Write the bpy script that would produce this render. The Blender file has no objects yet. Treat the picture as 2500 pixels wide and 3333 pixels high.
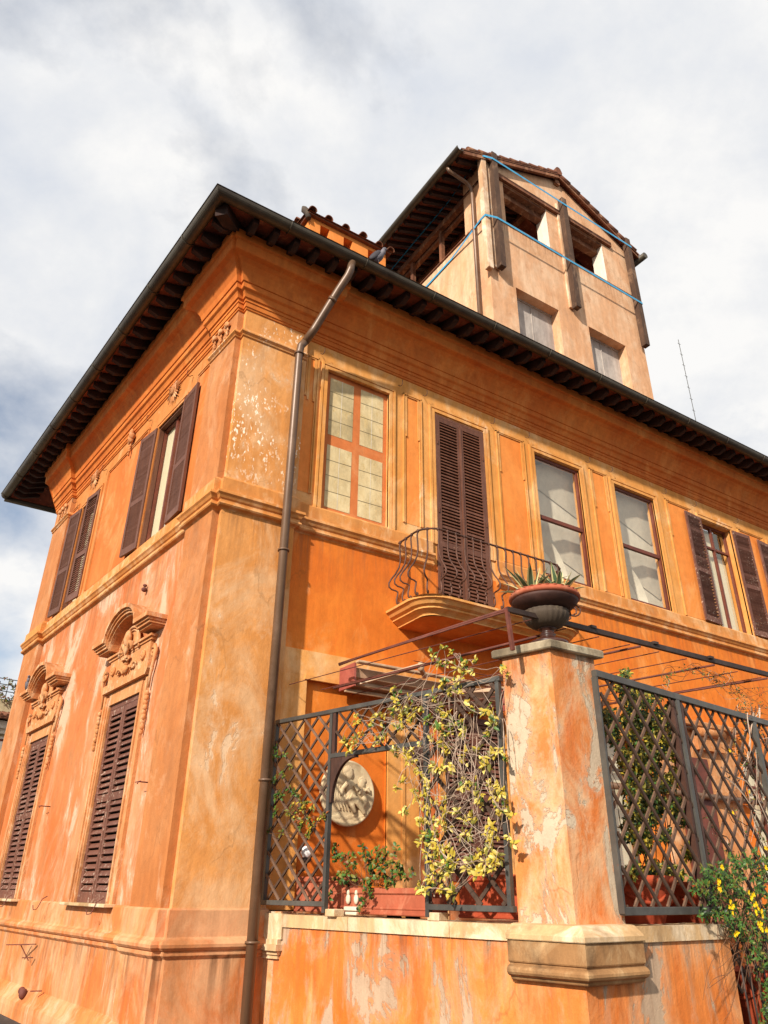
import bpy, math, random
from mathutils import Vector, Matrix
random.seed(7)
C = bpy.context.scene.collection
R_ = math.radians
# ------------------------------------------------------------------ camera
def vcam():
    yaw, pit, roll = R_(32.65012), R_(27.17389), R_(0.71143)
    F = Vector((math.sin(yaw)*math.cos(pit), math.cos(yaw)*math.cos(pit), math.sin(pit)))
    r = Vector((math.cos(yaw), -math.sin(yaw), 0)); u = r.cross(F)
    c, s = math.cos(roll), math.sin(roll)
    return c*r+s*u, -s*r+c*u, F
CR, CU, CF = vcam()
CP = Vector((-3.01553, -8.957, -0.08366)); CFX = 2405.757
camd = bpy.data.cameras.new('camera'); cam = bpy.data.objects.new('camera', camd); C.objects.link(cam)
camd.sensor_fit = 'VERTICAL'; camd.sensor_height = 24; camd.lens = 24*CFX/3333; camd.clip_end = 2000; camd.clip_start = .05
cam.matrix_world = Matrix(((CR.x, CU.x, -CF.x, CP.x), (CR.y, CU.y, -CF.y, CP.y), (CR.z, CU.z, -CF.z, CP.z), (0, 0, 0, 1)))
bpy.context.scene.camera = cam
# ------------------------------------------------------------------ sun and sky
SUND = Vector((-1.75, -1.0, 1.1)).normalized()
SUN_E = math.asin(SUND.z); SUN_A = math.atan2(SUND.x, SUND.y)
sl = bpy.data.lights.new('sun', 'SUN'); sl.energy = 5.0; sl.angle = R_(1.6); sl.color = (1, .93, .82)
so = bpy.data.objects.new('sun', sl); C.objects.link(so); so.rotation_euler = SUND.to_track_quat('Z', 'Y').to_euler(); so.location = (-20, -20, 30)
world = bpy.data.worlds.new('World'); bpy.context.scene.world = world; world.use_nodes = True
def make_world():
    nt = world.node_tree; N = nt.nodes; L = nt.links; N.clear()
    out = N.new('ShaderNodeOutputWorld')
    tc = N.new('ShaderNodeTexCoord')
    sky = N.new('ShaderNodeTexSky'); sky.sky_type = 'NISHITA'; sky.sun_disc = False; sky.sun_elevation = SUN_E; sky.sun_rotation = SUN_A
    b1 = N.new('ShaderNodeBackground'); b1.inputs[1].default_value = .12; L.new(sky.outputs[0], b1.inputs[0])
    sp = N.new('ShaderNodeSeparateXYZ'); L.new(tc.outputs['Generated'], sp.inputs[0])
    ad = N.new('ShaderNodeMath'); ad.operation = 'ADD'; ad.inputs[1].default_value = .55; L.new(sp.outputs[2], ad.inputs[0])
    mx = N.new('ShaderNodeMath'); mx.operation = 'MAXIMUM'; mx.inputs[1].default_value = .1; L.new(ad.outputs[0], mx.inputs[0])
    dx = N.new('ShaderNodeMath'); dx.operation = 'DIVIDE'; L.new(sp.outputs[0], dx.inputs[0]); L.new(mx.outputs[0], dx.inputs[1])
    dy = N.new('ShaderNodeMath'); dy.operation = 'DIVIDE'; L.new(sp.outputs[1], dy.inputs[0]); L.new(mx.outputs[0], dy.inputs[1])
    cb = N.new('ShaderNodeCombineXYZ'); L.new(dx.outputs[0], cb.inputs[0]); L.new(dy.outputs[0], cb.inputs[1])
    def noise(sc, det, ro, off, dist=0):
        m = N.new('ShaderNodeMapping'); m.inputs['Location'].default_value = off; m.inputs['Scale'].default_value = (1, 1.05, 1); m.inputs['Rotation'].default_value = (0, 0, .7)
        L.new(cb.outputs[0], m.inputs[0])
        n = N.new('ShaderNodeTexNoise'); n.inputs['Scale'].default_value = sc; n.inputs['Detail'].default_value = det
        n.inputs['Roughness'].default_value = ro; n.inputs['Distortion'].default_value = dist; L.new(m.outputs[0], n.inputs['Vector']); return n
    n1 = noise(2.3, 10, .56, (8.8, 11.2, 0), .1)
    n2 = noise(3.4, 12, .6, (11.2, 8.8, 4), .15)
    r1 = N.new('ShaderNodeValToRGB'); r1.color_ramp.elements[0].position = .27; r1.color_ramp.elements[1].position = .46
    L.new(n1.outputs[0], r1.inputs[0])
    r2 = N.new('ShaderNodeValToRGB')
    e = r2.color_ramp.elements; e[0].position = .34; e[0].color = (.74, .775, .84, 1); e[1].position = .55; e[1].color = (.99, .98, .965, 1)
    m = r2.color_ramp.elements.new(.46); m.color = (.87, .88, .90, 1)
    L.new(n2.outputs[0], r2.inputs[0])
    b2 = N.new('ShaderNodeBackground'); b2.inputs[1].default_value = .77; L.new(r2.outputs[0], b2.inputs[0])
    ms = N.new('ShaderNodeMixShader'); L.new(r1.outputs[0], ms.inputs[0]); L.new(b1.outputs[0], ms.inputs[1]); L.new(b2.outputs[0], ms.inputs[2])
    L.new(ms.outputs[0], out.inputs[0])
make_world()
sc = bpy.context.scene
sc.view_settings.view_transform = 'Standard'; sc.view_settings.look = 'None'; sc.view_settings.gamma = 1; sc.view_settings.exposure = 0.35
try: sc.cycles.max_bounces = 8; sc.cycles.transparent_max_bounces = 12
except Exception: pass
# ------------------------------------------------------------------ materials
def lin(r, g, b):
    f = lambda c: (c/255/12.92) if c/255 <= .04045 else ((c/255+.055)/1.055)**2.4
    return (f(r), f(g), f(b), 1)
class NT:
    def __init__(s, name):
        s.m = bpy.data.materials.new(name); s.m.use_nodes = True; s.t = s.m.node_tree; s.N = s.t.nodes; s.L = s.t.links
        s.b = s.N['Principled BSDF']; s.tc = s.N.new('ShaderNodeTexCoord')
    def noise(s, scale=1, vs=(1, 1, 1), det=5, ro=.6, loc=(0, 0, 0), dist=0, rot=(0, 0, 0)):
        m = s.N.new('ShaderNodeMapping'); m.inputs['Scale'].default_value = vs; m.inputs['Location'].default_value = loc; m.inputs['Rotation'].default_value = rot
        s.L.new(s.tc.outputs['Object'], m.inputs[0])
        n = s.N.new('ShaderNodeTexNoise'); n.inputs['Scale'].default_value = scale; n.inputs['Detail'].default_value = det
        n.inputs['Roughness'].default_value = ro; n.inputs['Distortion'].default_value = dist
        s.L.new(m.outputs[0], n.inputs['Vector']); return n.outputs[0]
    def step(s, v, a, b, hi=1.0):
        r = s.N.new('ShaderNodeMapRange'); r.inputs[1].default_value = a; r.inputs[2].default_value = b; r.inputs[4].default_value = hi
        s.L.new(v, r.inputs[0]); return r.outputs[0]
    def mul(s, a, b):
        m = s.N.new('ShaderNodeMath'); m.operation = 'MULTIPLY'
        for i, v in enumerate((a, b)):
            if isinstance(v, (int, float)): m.inputs[i].default_value = v
            else: s.L.new(v, m.inputs[i])
        return m.outputs[0]
    def mix(s, fac, a, b, mode='MIX'):
        m = s.N.new('ShaderNodeMix'); m.data_type = 'RGBA'; m.blend_type = mode
        for i, v in ((0, fac), (6, a), (7, b)):
            if isinstance(v, (int, float)): m.inputs[i].default_value = v
            elif isinstance(v, tuple): m.inputs[i].default_value = v
            else: s.L.new(v, m.inputs[i])
        return m.outputs[2]
    def zco(s):
        sp = s.N.new('ShaderNodeSeparateXYZ'); s.L.new(s.tc.outputs['Object'], sp.inputs[0]); return sp.outputs
    def bump(s, h, st=.3, d=.01):
        b = s.N.new('ShaderNodeBump'); b.inputs['Strength'].default_value = st; b.inputs['Distance'].default_value = d
        s.L.new(h, b.inputs['Height']); s.L.new(b.outputs[0], s.b.inputs['Normal'])
    def fin(s, col, ro=.85, spec=.3, metal=0):
        if isinstance(col, tuple): s.b.inputs['Base Color'].default_value = col
        else: s.L.new(col, s.b.inputs['Base Color'])
        if isinstance(ro, (int, float)): s.b.inputs['Roughness'].default_value = ro
        else: s.L.new(ro, s.b.inputs['Roughness'])
        s.b.inputs['Specular IOR Level'].default_value = spec; s.b.inputs['Metallic'].default_value = metal
        return s.m
def stucco(name, base, alt, light=None, la=.60, dark=None, da=.62, patch=None, pa=.6, streak=.35, scr_glint=0, loc=(0, 0, 0), ps=1.0, soft=.02, spec=.3, bst=.35, crack=0, pv=(1.6, 1.6, .85), scr_glint_z=None, drip=None):
    n = NT(name)
    big = n.noise(.9, (1, 1, .7), 6, .62, loc, .4)
    col = n.mix(n.step(big, .38, .62), base, alt)
    if light:
        v = n.noise(.9*ps, (1.2, 1.2, .75), 9, .68, (loc[0]+5, loc[1], loc[2]+2), .7)
        col = n.mix(n.mul(n.step(v, la-.04, la+.10), .8), col, light)
    if dark:
        v = n.noise(1.3, (1.2, 1.2, .6), 8, .66, (loc[0]+11, 3, 1), .3)
        col = n.mix(n.mul(n.step(v, da, da+.16), .75), col, dark)
    st = n.noise(2.2, (3.2, 3.2, .34), 8, .68, loc)
    col = n.mix(streak, col, n.mix(n.step(st, .3, .7), (.55, .52, .5, 1), (1.25, 1.25, 1.25, 1)), 'MULTIPLY')
    fb = n.noise(7, (1, 1, .7), 8, .7, loc)
    col = n.mix(.30, col, n.mix(n.step(fb, .32, .68), (.62, .6, .58, 1), (1.3, 1.3, 1.3, 1)), 'MULTIPLY')
    hm = None
    if patch:
        v = n.noise(1.1*ps, pv, 12, .68, (loc[0]+2, loc[1]+9, loc[2]+4), .5)
        col = n.mix(n.mul(n.step(v, pa-.07, pa), .35), col, patch)
        hm = n.step(v, pa, pa+soft); w2 = n.noise(5, (1, 1, .6), 6, .7, (loc[0]+1, 7, 2))
        pc_ = n.mix(n.step(w2, .3, .7), tuple(c*.78 for c in patch[:3])+(1,), patch)
        col = n.mix(n.mul(hm, .85), col, pc_)
    if scr_glint:
        v = n.noise(26, (1, 1, .45), 4, .6, (0, 0, 3), .2, (0, .7, 0)); w = n.noise(1.5, (1, 1, .8), 3, .5, (4, 1, 2))
        m = n.mul(n.mul(n.step(v, .585, .63), n.step(w, .40, .52)), scr_glint)
        if scr_glint_z: m = n.mul(m, n.step(n.zco()[2], scr_glint_z-.3, scr_glint_z+.5))
        col = n.mix(m, col, lin(250, 238, 215))  # pale flecks paint the glints of glossy scratches into the colour
    if crack:
        mp = n.N.new('ShaderNodeMapping'); mp.inputs['Scale'].default_value = (1, 1, .6); n.L.new(n.tc.outputs['Object'], mp.inputs[0])
        nz = n.N.new('ShaderNodeTexNoise'); nz.inputs['Scale'].default_value = 3; nz.inputs['Detail'].default_value = 5; n.L.new(mp.outputs[0], nz.inputs['Vector'])
        av = n.N.new('ShaderNodeVectorMath'); av.operation = 'MULTIPLY_ADD'; n.L.new(nz.outputs['Color'], av.inputs[0]); av.inputs[1].default_value = (.5, .5, .5); n.L.new(mp.outputs[0], av.inputs[2])
        vo = n.N.new('ShaderNodeTexVoronoi'); vo.feature = 'DISTANCE_TO_EDGE'; vo.inputs['Scale'].default_value = .9; n.L.new(av.outputs[0], vo.inputs['Vector'])
        m = n.mul(n.mul(n.step(vo.outputs['Distance'], .010, .002), n.step(n.noise(1.1, det=3, loc=(4, 4, 1)), .5, .6)), crack)
        col = n.mix(m, col, tuple(c*.35 for c in base[:3])+(1,))
    if drip:
        for zt_, ln_, k_ in drip:
            z_ = n.zco()[2]; a_ = n.noise(5, (2.2, 2.2, .10), 5, .7, (loc[0]+zt_, 3, 5))
            g = n.mul(n.step(z_, zt_-ln_, zt_), n.step(z_, zt_+.02, zt_))
            col = n.mix(n.mul(n.mul(n.step(a_, .46, .66), g), k_), col, lin(112, 78, 52))
    fine = n.noise(60, (1, 1, 1), 4, .7)
    col = n.mix(.22, col, n.mix(n.step(fine, .25, .75), (.7, .7, .7, 1), (1.2, 1.2, 1.2, 1)), 'MULTIPLY')
    ad = n.N.new('ShaderNodeMath'); ad.operation = 'ADD'; n.L.new(fb, ad.inputs[0]); n.L.new(n.mul(fine, .25), ad.inputs[1])
    h = ad.outputs[0]
    if hm is not None:
        a2 = n.N.new('ShaderNodeMath'); a2.operation = 'SUBTRACT'; n.L.new(h, a2.inputs[0]); n.L.new(n.mul(hm, .45), a2.inputs[1]); h = a2.outputs[0]
    n.bump(h, bst, .02 if patch else .012)
    return n.fin(col, .82, spec)
def paint(name, base, alt, ro=.6, sc_=6, vs=(1, 1, 1), spec=.35, chips=None, ca=.64, metal=0, bst=.15):
    n = NT(name)
    v = n.noise(sc_, vs, 6, .65)
    col = n.mix(n.step(v, .35, .65), base, alt)
    oi = n.N.new('ShaderNodeObjectInfo')
    col = n.mix(.6, col, n.mix(oi.outputs['Random'], (.82, .82, .84, 1), (1.22, 1.16, 1.1, 1)), 'MULTIPLY')
    d = n.noise(2.2, (1, 1, 1), 7, .7, (5, 2, 9))
    col = n.mix(n.mul(n.step(d, .5, .72), .35), col, tuple(min(1, c*1.5+.05) for c in base[:3])+(1,))
    if chips:
        c = n.noise(22, (1, 1, 1), 5, .7, (3, 3, 3)); c2 = n.noise(2.5, (1, 1, 1), 2, .5, (8, 3, 3))
        col = n.mix(n.mul(n.step(c, ca, ca+.03), n.step(c2, .45, .6)), col, chips)
    n.bump(n.noise(45, vs, 4, .6), bst, .004)
    return n.fin(col, ro, spec, metal)
M = {}
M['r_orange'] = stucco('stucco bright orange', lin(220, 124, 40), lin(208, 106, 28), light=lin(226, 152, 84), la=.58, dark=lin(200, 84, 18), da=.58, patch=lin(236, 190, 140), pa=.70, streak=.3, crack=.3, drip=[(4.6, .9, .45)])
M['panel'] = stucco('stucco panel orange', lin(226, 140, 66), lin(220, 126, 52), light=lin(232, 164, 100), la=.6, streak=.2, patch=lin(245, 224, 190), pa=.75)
M['ochre'] = stucco('stucco ochre', lin(216, 153, 84), lin(208, 138, 64), light=lin(228, 182, 128), la=.55, dark=lin(190, 112, 48), da=.62, streak=.35, patch=lin(242, 224, 196), pa=.69, drip=[(7.75, 1.0, .25), (5.1, .4, .3)])
M['pil'] = stucco('stucco weathered ochre pilaster', lin(212, 147, 84), lin(204, 132, 64), light=lin(218, 172, 126), la=.53, dark=lin(184, 122, 70), da=.60, streak=.3, scr_glint=.85, scr_glint_z=5.2, patch=lin(228, 192, 154), pa=.63, bst=.5, ps=.9, crack=.3, drip=[(4.6, 1.0, .5), (7.66, .5, .25)])
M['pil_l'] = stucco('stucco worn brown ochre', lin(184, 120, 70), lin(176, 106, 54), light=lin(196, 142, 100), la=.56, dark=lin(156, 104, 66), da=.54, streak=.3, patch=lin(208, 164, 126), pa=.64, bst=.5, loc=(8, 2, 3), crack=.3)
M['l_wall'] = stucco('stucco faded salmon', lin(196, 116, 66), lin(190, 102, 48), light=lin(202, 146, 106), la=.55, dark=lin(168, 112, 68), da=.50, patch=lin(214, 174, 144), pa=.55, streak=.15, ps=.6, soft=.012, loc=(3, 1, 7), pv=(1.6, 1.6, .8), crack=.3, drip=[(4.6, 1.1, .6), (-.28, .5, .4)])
M['base'] = stucco('stucco stained base', lin(196, 126, 70), lin(200, 106, 48), light=lin(208, 160, 118), la=.5, dark=lin(168, 108, 62), da=.53, patch=lin(210, 166, 128), pa=.59, streak=.4, ps=.9, drip=[(-.72, .7, .8)])
M['terr'] = stucco('stucco terrace wall peeling', lin(216, 128, 60), lin(206, 106, 36), light=lin(222, 154, 98), la=.54, dark=lin(196, 84, 22), da=.56, patch=lin(184, 160, 134), pa=.55, streak=.35, ps=1.0, soft=.012, loc=(1.2, 2, 3.4), bst=.6, pv=(1.8, 1.8, .85), crack=.4, drip=[(-.45, .75, .75)])
M['pier'] = stucco('stucco flaking pillar', lin(208, 134, 74), lin(202, 106, 44), light=lin(214, 168, 124), la=.49, dark=lin(190, 90, 34), da=.54, patch=lin(198, 180, 154), pa=.545, streak=.4, ps=1.6, soft=.02, loc=(.4, 2, 1), bst=.7, pv=(1.8, 1.8, .85), crack=.5, drip=[(2.04, .55, .85)])
M['string'] = stucco('stucco string course', lin(204, 138, 74), lin(196, 124, 58), light=lin(218, 170, 120), la=.52, dark=lin(176, 106, 52), da=.56, streak=.4, patch=lin(232, 208, 176), pa=.66, ps=2)
M['panel_l'] = stucco('stucco sunlit orange panel', lin(204, 114, 52), lin(196, 102, 40), light=lin(214, 144, 88), la=.55, streak=.2)  # panel orange deepened in its colour to offset the full sun
M['ochre_l'] = stucco('stucco sunlit ochre', lin(196, 126, 66), lin(190, 114, 52), light=lin(208, 156, 106), la=.58, dark=lin(172, 98, 42), da=.62, streak=.25, patch=lin(226, 196, 160), pa=.70)  # darker copy of the ochre, its tone offsets the sun on this facade
M['tower'] = stucco('stucco pale peach', lin(214, 168, 130), lin(206, 154, 112), light=lin(220, 184, 150), la=.50, dark=lin(188, 132, 88), da=.56, streak=.4, crack=.3, patch=lin(200, 150, 112), pa=.6, drip=[(16.35, .6, .7)])
M['cornice'] = stucco('stucco cornice', lin(208, 119, 48), lin(196, 102, 36), light=lin(216, 138, 68), la=.56, dark=lin(172, 84, 30), da=.56, streak=.3)  # same paint as the ochre, darkened with the shade under the eaves
M['relief'] = stucco('stucco moulded relief', lin(202, 140, 90), lin(192, 126, 74), light=lin(218, 178, 136), la=.55, dark=lin(140, 82, 44), da=.54, streak=.4, patch=lin(228, 206, 180), pa=.64, ps=3, bst=.8)
M['trav'] = stucco('travertine coping', lin(206, 172, 128), lin(186, 148, 102), light=lin(226, 204, 172), la=.5, dark=lin(112, 84, 56), da=.56, streak=.5, ps=2.2, bst=.8)
M['trav_dark'] = stucco('lichened stone', lin(170, 128, 84), lin(146, 104, 64), light=lin(196, 160, 116), la=.52, dark=lin(70, 50, 34), da=.5, streak=.6, ps=2.5, bst=.8)
M['capstone'] = stucco('grey weathered capstone', lin(160, 144, 118), lin(134, 116, 90), light=lin(192, 178, 150), la=.52, dark=lin(58, 50, 38), da=.48, streak=.5, ps=3, bst=.9)
M['white_rev'] = stucco('limewashed reveal', lin(232, 220, 206), lin(222, 206, 188), dark=lin(150, 120, 90), da=.66, streak=.3)
M['fake_frame'] = stucco('painted window bars', lin(202, 116, 62), lin(192, 104, 50), light=lin(212, 142, 90), la=.56, streak=.2)
M['fake_pane'] = stucco('painted grey plaster panes', lin(208, 184, 138), lin(190, 168, 124), light=lin(216, 196, 152), la=.5, dark=lin(156, 138, 100), da=.52, patch=lin(206, 178, 124), pa=.6, ps=3.5, streak=.3)
M['line'] = paint('dark scratched line', lin(96, 84, 60), lin(120, 106, 76))
M['brown'] = paint('brown shutter paint', lin(106, 66, 48), lin(88, 53, 38), .55, 5, (4, 4, .5), chips=lin(146, 112, 90), ca=.64)
M['brown_worn'] = paint('worn brown shutter paint', lin(112, 70, 54), lin(96, 58, 44), .6, 5, (3, 3, .6), chips=lin(184, 160, 140), ca=.58)
M['brown_red'] = paint('red brown frame', lin(110, 54, 36), lin(92, 44, 32), .5)
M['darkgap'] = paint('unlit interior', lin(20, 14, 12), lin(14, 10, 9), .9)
M['gutter'] = paint('weathered brown metal', lin(74, 66, 52), lin(58, 48, 38), .45, 2, (1, 1, 1), .5, metal=.3)
M['pipe'] = paint('brown painted pipe', lin(114, 86, 64), lin(94, 70, 52), .42, 2, (1, 1, .4), .5, metal=.15)
M['rafter'] = paint('dark eave timber', lin(58, 34, 26), lin(38, 24, 20), .85, 4, (2, 2, 2))
M['soffit'] = stucco('terracotta eave tiles', lin(142, 76, 54), lin(108, 56, 42), light=lin(186, 130, 106), la=.58, dark=lin(60, 36, 28), da=.5, ps=6)
M['tile'] = stucco('old roof tile', lin(128, 78, 54), lin(104, 64, 44), light=lin(168, 126, 92), la=.58, dark=lin(64, 44, 34), da=.52, ps=4)
M['timber'] = stucco('weathered timber', lin(132, 84, 56), lin(104, 64, 44), light=lin(180, 134, 100), la=.56, dark=lin(60, 40, 30), da=.56, ps=3, streak=.6)
M['timber_grey'] = stucco('grey shoring timber', lin(92, 68, 52), lin(74, 54, 42), light=lin(140, 110, 86), la=.58, dark=lin(46, 33, 26), da=.52, ps=3, streak=.7)
M['timber_pale'] = stucco('pale painted timber', lin(206, 170, 134), lin(196, 150, 112), light=lin(230, 208, 182), la=.5, dark=lin(140, 100, 72), da=.62, ps=2, streak=.5)
M['strap'] = paint('blue ratchet strap', lin(62, 146, 184), lin(50, 130, 170), .5)
M['grey_panel'] = stucco('grey boarded window', lin(172, 160, 150), lin(158, 148, 142), light=lin(188, 178, 168), la=.5, streak=.5)
M['steel'] = paint('grey painted steel', lin(84, 82, 76), lin(66, 62, 58), .45, 3, (1, 1, .5), .4, chips=lin(110, 74, 56), ca=.62, metal=.2)
M['lattice'] = paint('weathered lattice wood', lin(112, 86, 68), lin(78, 56, 44), .8, 5, (2, 2, 2))
M['lattice_dark'] = paint('dark lattice wood', lin(80, 58, 44), lin(54, 38, 28), .8, 5, (2, 2, 2))
M['bracket'] = paint('dark stained board', lin(74, 46, 34), lin(52, 30, 22), .6, 6, (6, 1, 1))
M['rust'] = paint('rusted iron', lin(112, 58, 44), lin(84, 46, 38), .8, 9)
M['iron'] = paint('brown wrought iron', lin(98, 66, 52), lin(70, 46, 38), .6, 9, metal=.3)
M['iron_dark'] = paint('dark iron beam', lin(60, 44, 36), lin(44, 32, 28), .6, 9)
M['terracotta'] = stucco('terracotta pot', lin(172, 92, 64), lin(148, 72, 48), light=lin(190, 122, 92), la=.56, dark=lin(100, 54, 38), da=.56, ps=4, streak=.3)
M['bowl_under'] = paint('shade-darkened terracotta', lin(70, 38, 28), lin(48, 28, 22), .7, 6)  # shade under the bowl, put into its colour
M['terracotta_red'] = stucco('red terracotta', lin(174, 76, 44), lin(154, 60, 34), light=lin(192, 104, 70), la=.6, dark=lin(110, 40, 24), da=.6, ps=4, streak=.3)
M['urn'] = stucco('dark weathered urn', lin(74, 60, 46), lin(56, 44, 34), light=lin(104, 90, 66), la=.58, dark=lin(36, 27, 20), da=.52, ps=6, spec=.5)
M['urn_foot'] = paint('dark glazed foot', lin(72, 40, 30), lin(48, 28, 22), .35, 8)
M['white_orn'] = paint('white glazed ornament', lin(214, 200, 178), lin(190, 180, 150), .5)
M['marble'] = stucco('old cream marble', lin(206, 182, 146), lin(196, 170, 132), light=lin(220, 200, 160), la=.52, dark=lin(120, 98, 62), da=.60, ps=6, streak=.15, bst=.2)
M['awning'] = paint('faded beige awning fabric', lin(176, 140, 108), lin(158, 122, 92), .9, 3, (1, 1, 5))
M['awn_metal'] = paint('cream awning arm', lin(190, 160, 128), lin(160, 128, 100), .5)
M['awn_red'] = paint('dull red end plate', lin(160, 84, 70), lin(140, 70, 60), .6)
M['interior'] = stucco('pale room plaster', lin(222, 212, 192), lin(214, 202, 180), streak=.1)
M['curtain'] = paint('cream curtain', lin(226, 216, 186), lin(214, 204, 172), .9, 2, (12, 12, .3))
M['ground'] = stucco('cobbled street', lin(72, 68, 64), lin(60, 56, 54), light=lin(90, 84, 80), la=.55, ps=3, streak=.1)
M['floor'] = stucco('terracotta paving', lin(150, 90, 62), lin(128, 78, 56), ps=3)
M['bg_wall'] = stucco('cream render', lin(206, 190, 156), lin(196, 178, 140), streak=.3)
M['bg_trim'] = paint('pale stone trim', lin(212, 204, 190), lin(200, 190, 174))
M['pg'] = paint('pigeon grey', lin(104, 100, 106), lin(84, 80, 88), .7, 20)
M['pd'] = paint('pigeon dark wing', lin(52, 48, 54), lin(44, 40, 46), .7, 20)
M['twig'] = paint('grey twig', lin(190, 168, 148), lin(150, 122, 100), .8, 9)
M['twig_brown'] = paint('brown twig', lin(112, 76, 50), lin(84, 58, 40), .8, 9)
def leafmat(name, c, c2):
    n = NT(name); col = n.mix(n.step(n.noise(9, det=3), .35, .65), c, c2)
    m = n.fin(col, .45, .4); n.b.inputs['Subsurface Weight'].default_value = 0
    tr = n.N.new('ShaderNodeBsdfTranslucent'); n.L.new(col, tr.inputs[0])
    ms = n.N.new('ShaderNodeMixShader'); ms.inputs[0].default_value = .25
    o = n.N['Material Output']; n.L.new(n.b.outputs[0], ms.inputs[1]); n.L.new(tr.outputs[0], ms.inputs[2]); n.L.new(ms.outputs[0], o.inputs[0]); return m
M['lf_cream'] = leafmat('cream leaf', lin(226, 208, 120), lin(212, 190, 92))
M['lf_yel'] = leafmat('yellow leaf', lin(196, 172, 62), lin(168, 146, 44))
M['lf_olive'] = leafmat('olive leaf', lin(128, 120, 44), lin(98, 96, 34))
M['lf_green'] = leafmat('green leaf', lin(84, 118, 42), lin(56, 90, 32))
M['lf_dark'] = leafmat('dark green leaf', lin(44, 64, 26), lin(32, 48, 20))
M['lf_red'] = leafmat('reddish leaf', lin(150, 84, 40), lin(120, 60, 34))
M['flower'] = leafmat('yellow blossom', lin(250, 214, 20), lin(244, 190, 14))
M['agave'] = leafmat('agave green', lin(92, 112, 84), lin(70, 92, 62))
M['agave_edge'] = leafmat('agave cream margin', lin(216, 206, 150), lin(196, 186, 130))
def glass(name, tint, tr):
    n = NT(name); N = n.N
    gl = N.new('ShaderNodeBsdfGlossy'); gl.inputs['Roughness'].default_value = .04; gl.inputs[0].default_value = (.92, .86, .74, 1)
    t = N.new('ShaderNodeBsdfTransparent'); t.inputs[0].default_value = tint
    fr = N.new('ShaderNodeLayerWeight'); fr.inputs[0].default_value = .35
    pw = N.new('ShaderNodeMath'); pw.operation = 'POWER'; pw.inputs[1].default_value = 1.6; n.L.new(fr.outputs['Facing'], pw.inputs[0])
    ad = N.new('ShaderNodeMath'); ad.operation = 'MULTIPLY_ADD'; ad.inputs[1].default_value = .5; ad.inputs[2].default_value = tr; n.L.new(pw.outputs[0], ad.inputs[0])
    ms = N.new('ShaderNodeMixShader'); n.L.new(ad.outputs[0], ms.inputs[0]); n.L.new(t.outputs[0], ms.inputs[1]); n.L.new(gl.outputs[0], ms.inputs[2])
    n.L.new(ms.outputs[0], N['Material Output'].inputs[0]); return n.m
M['glass'] = glass('window glass', (.97, .97, .95, 1), .08)
M['lampglass'] = paint('white lamp globe', lin(220, 220, 220), lin(210, 210, 210), .2)
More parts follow.
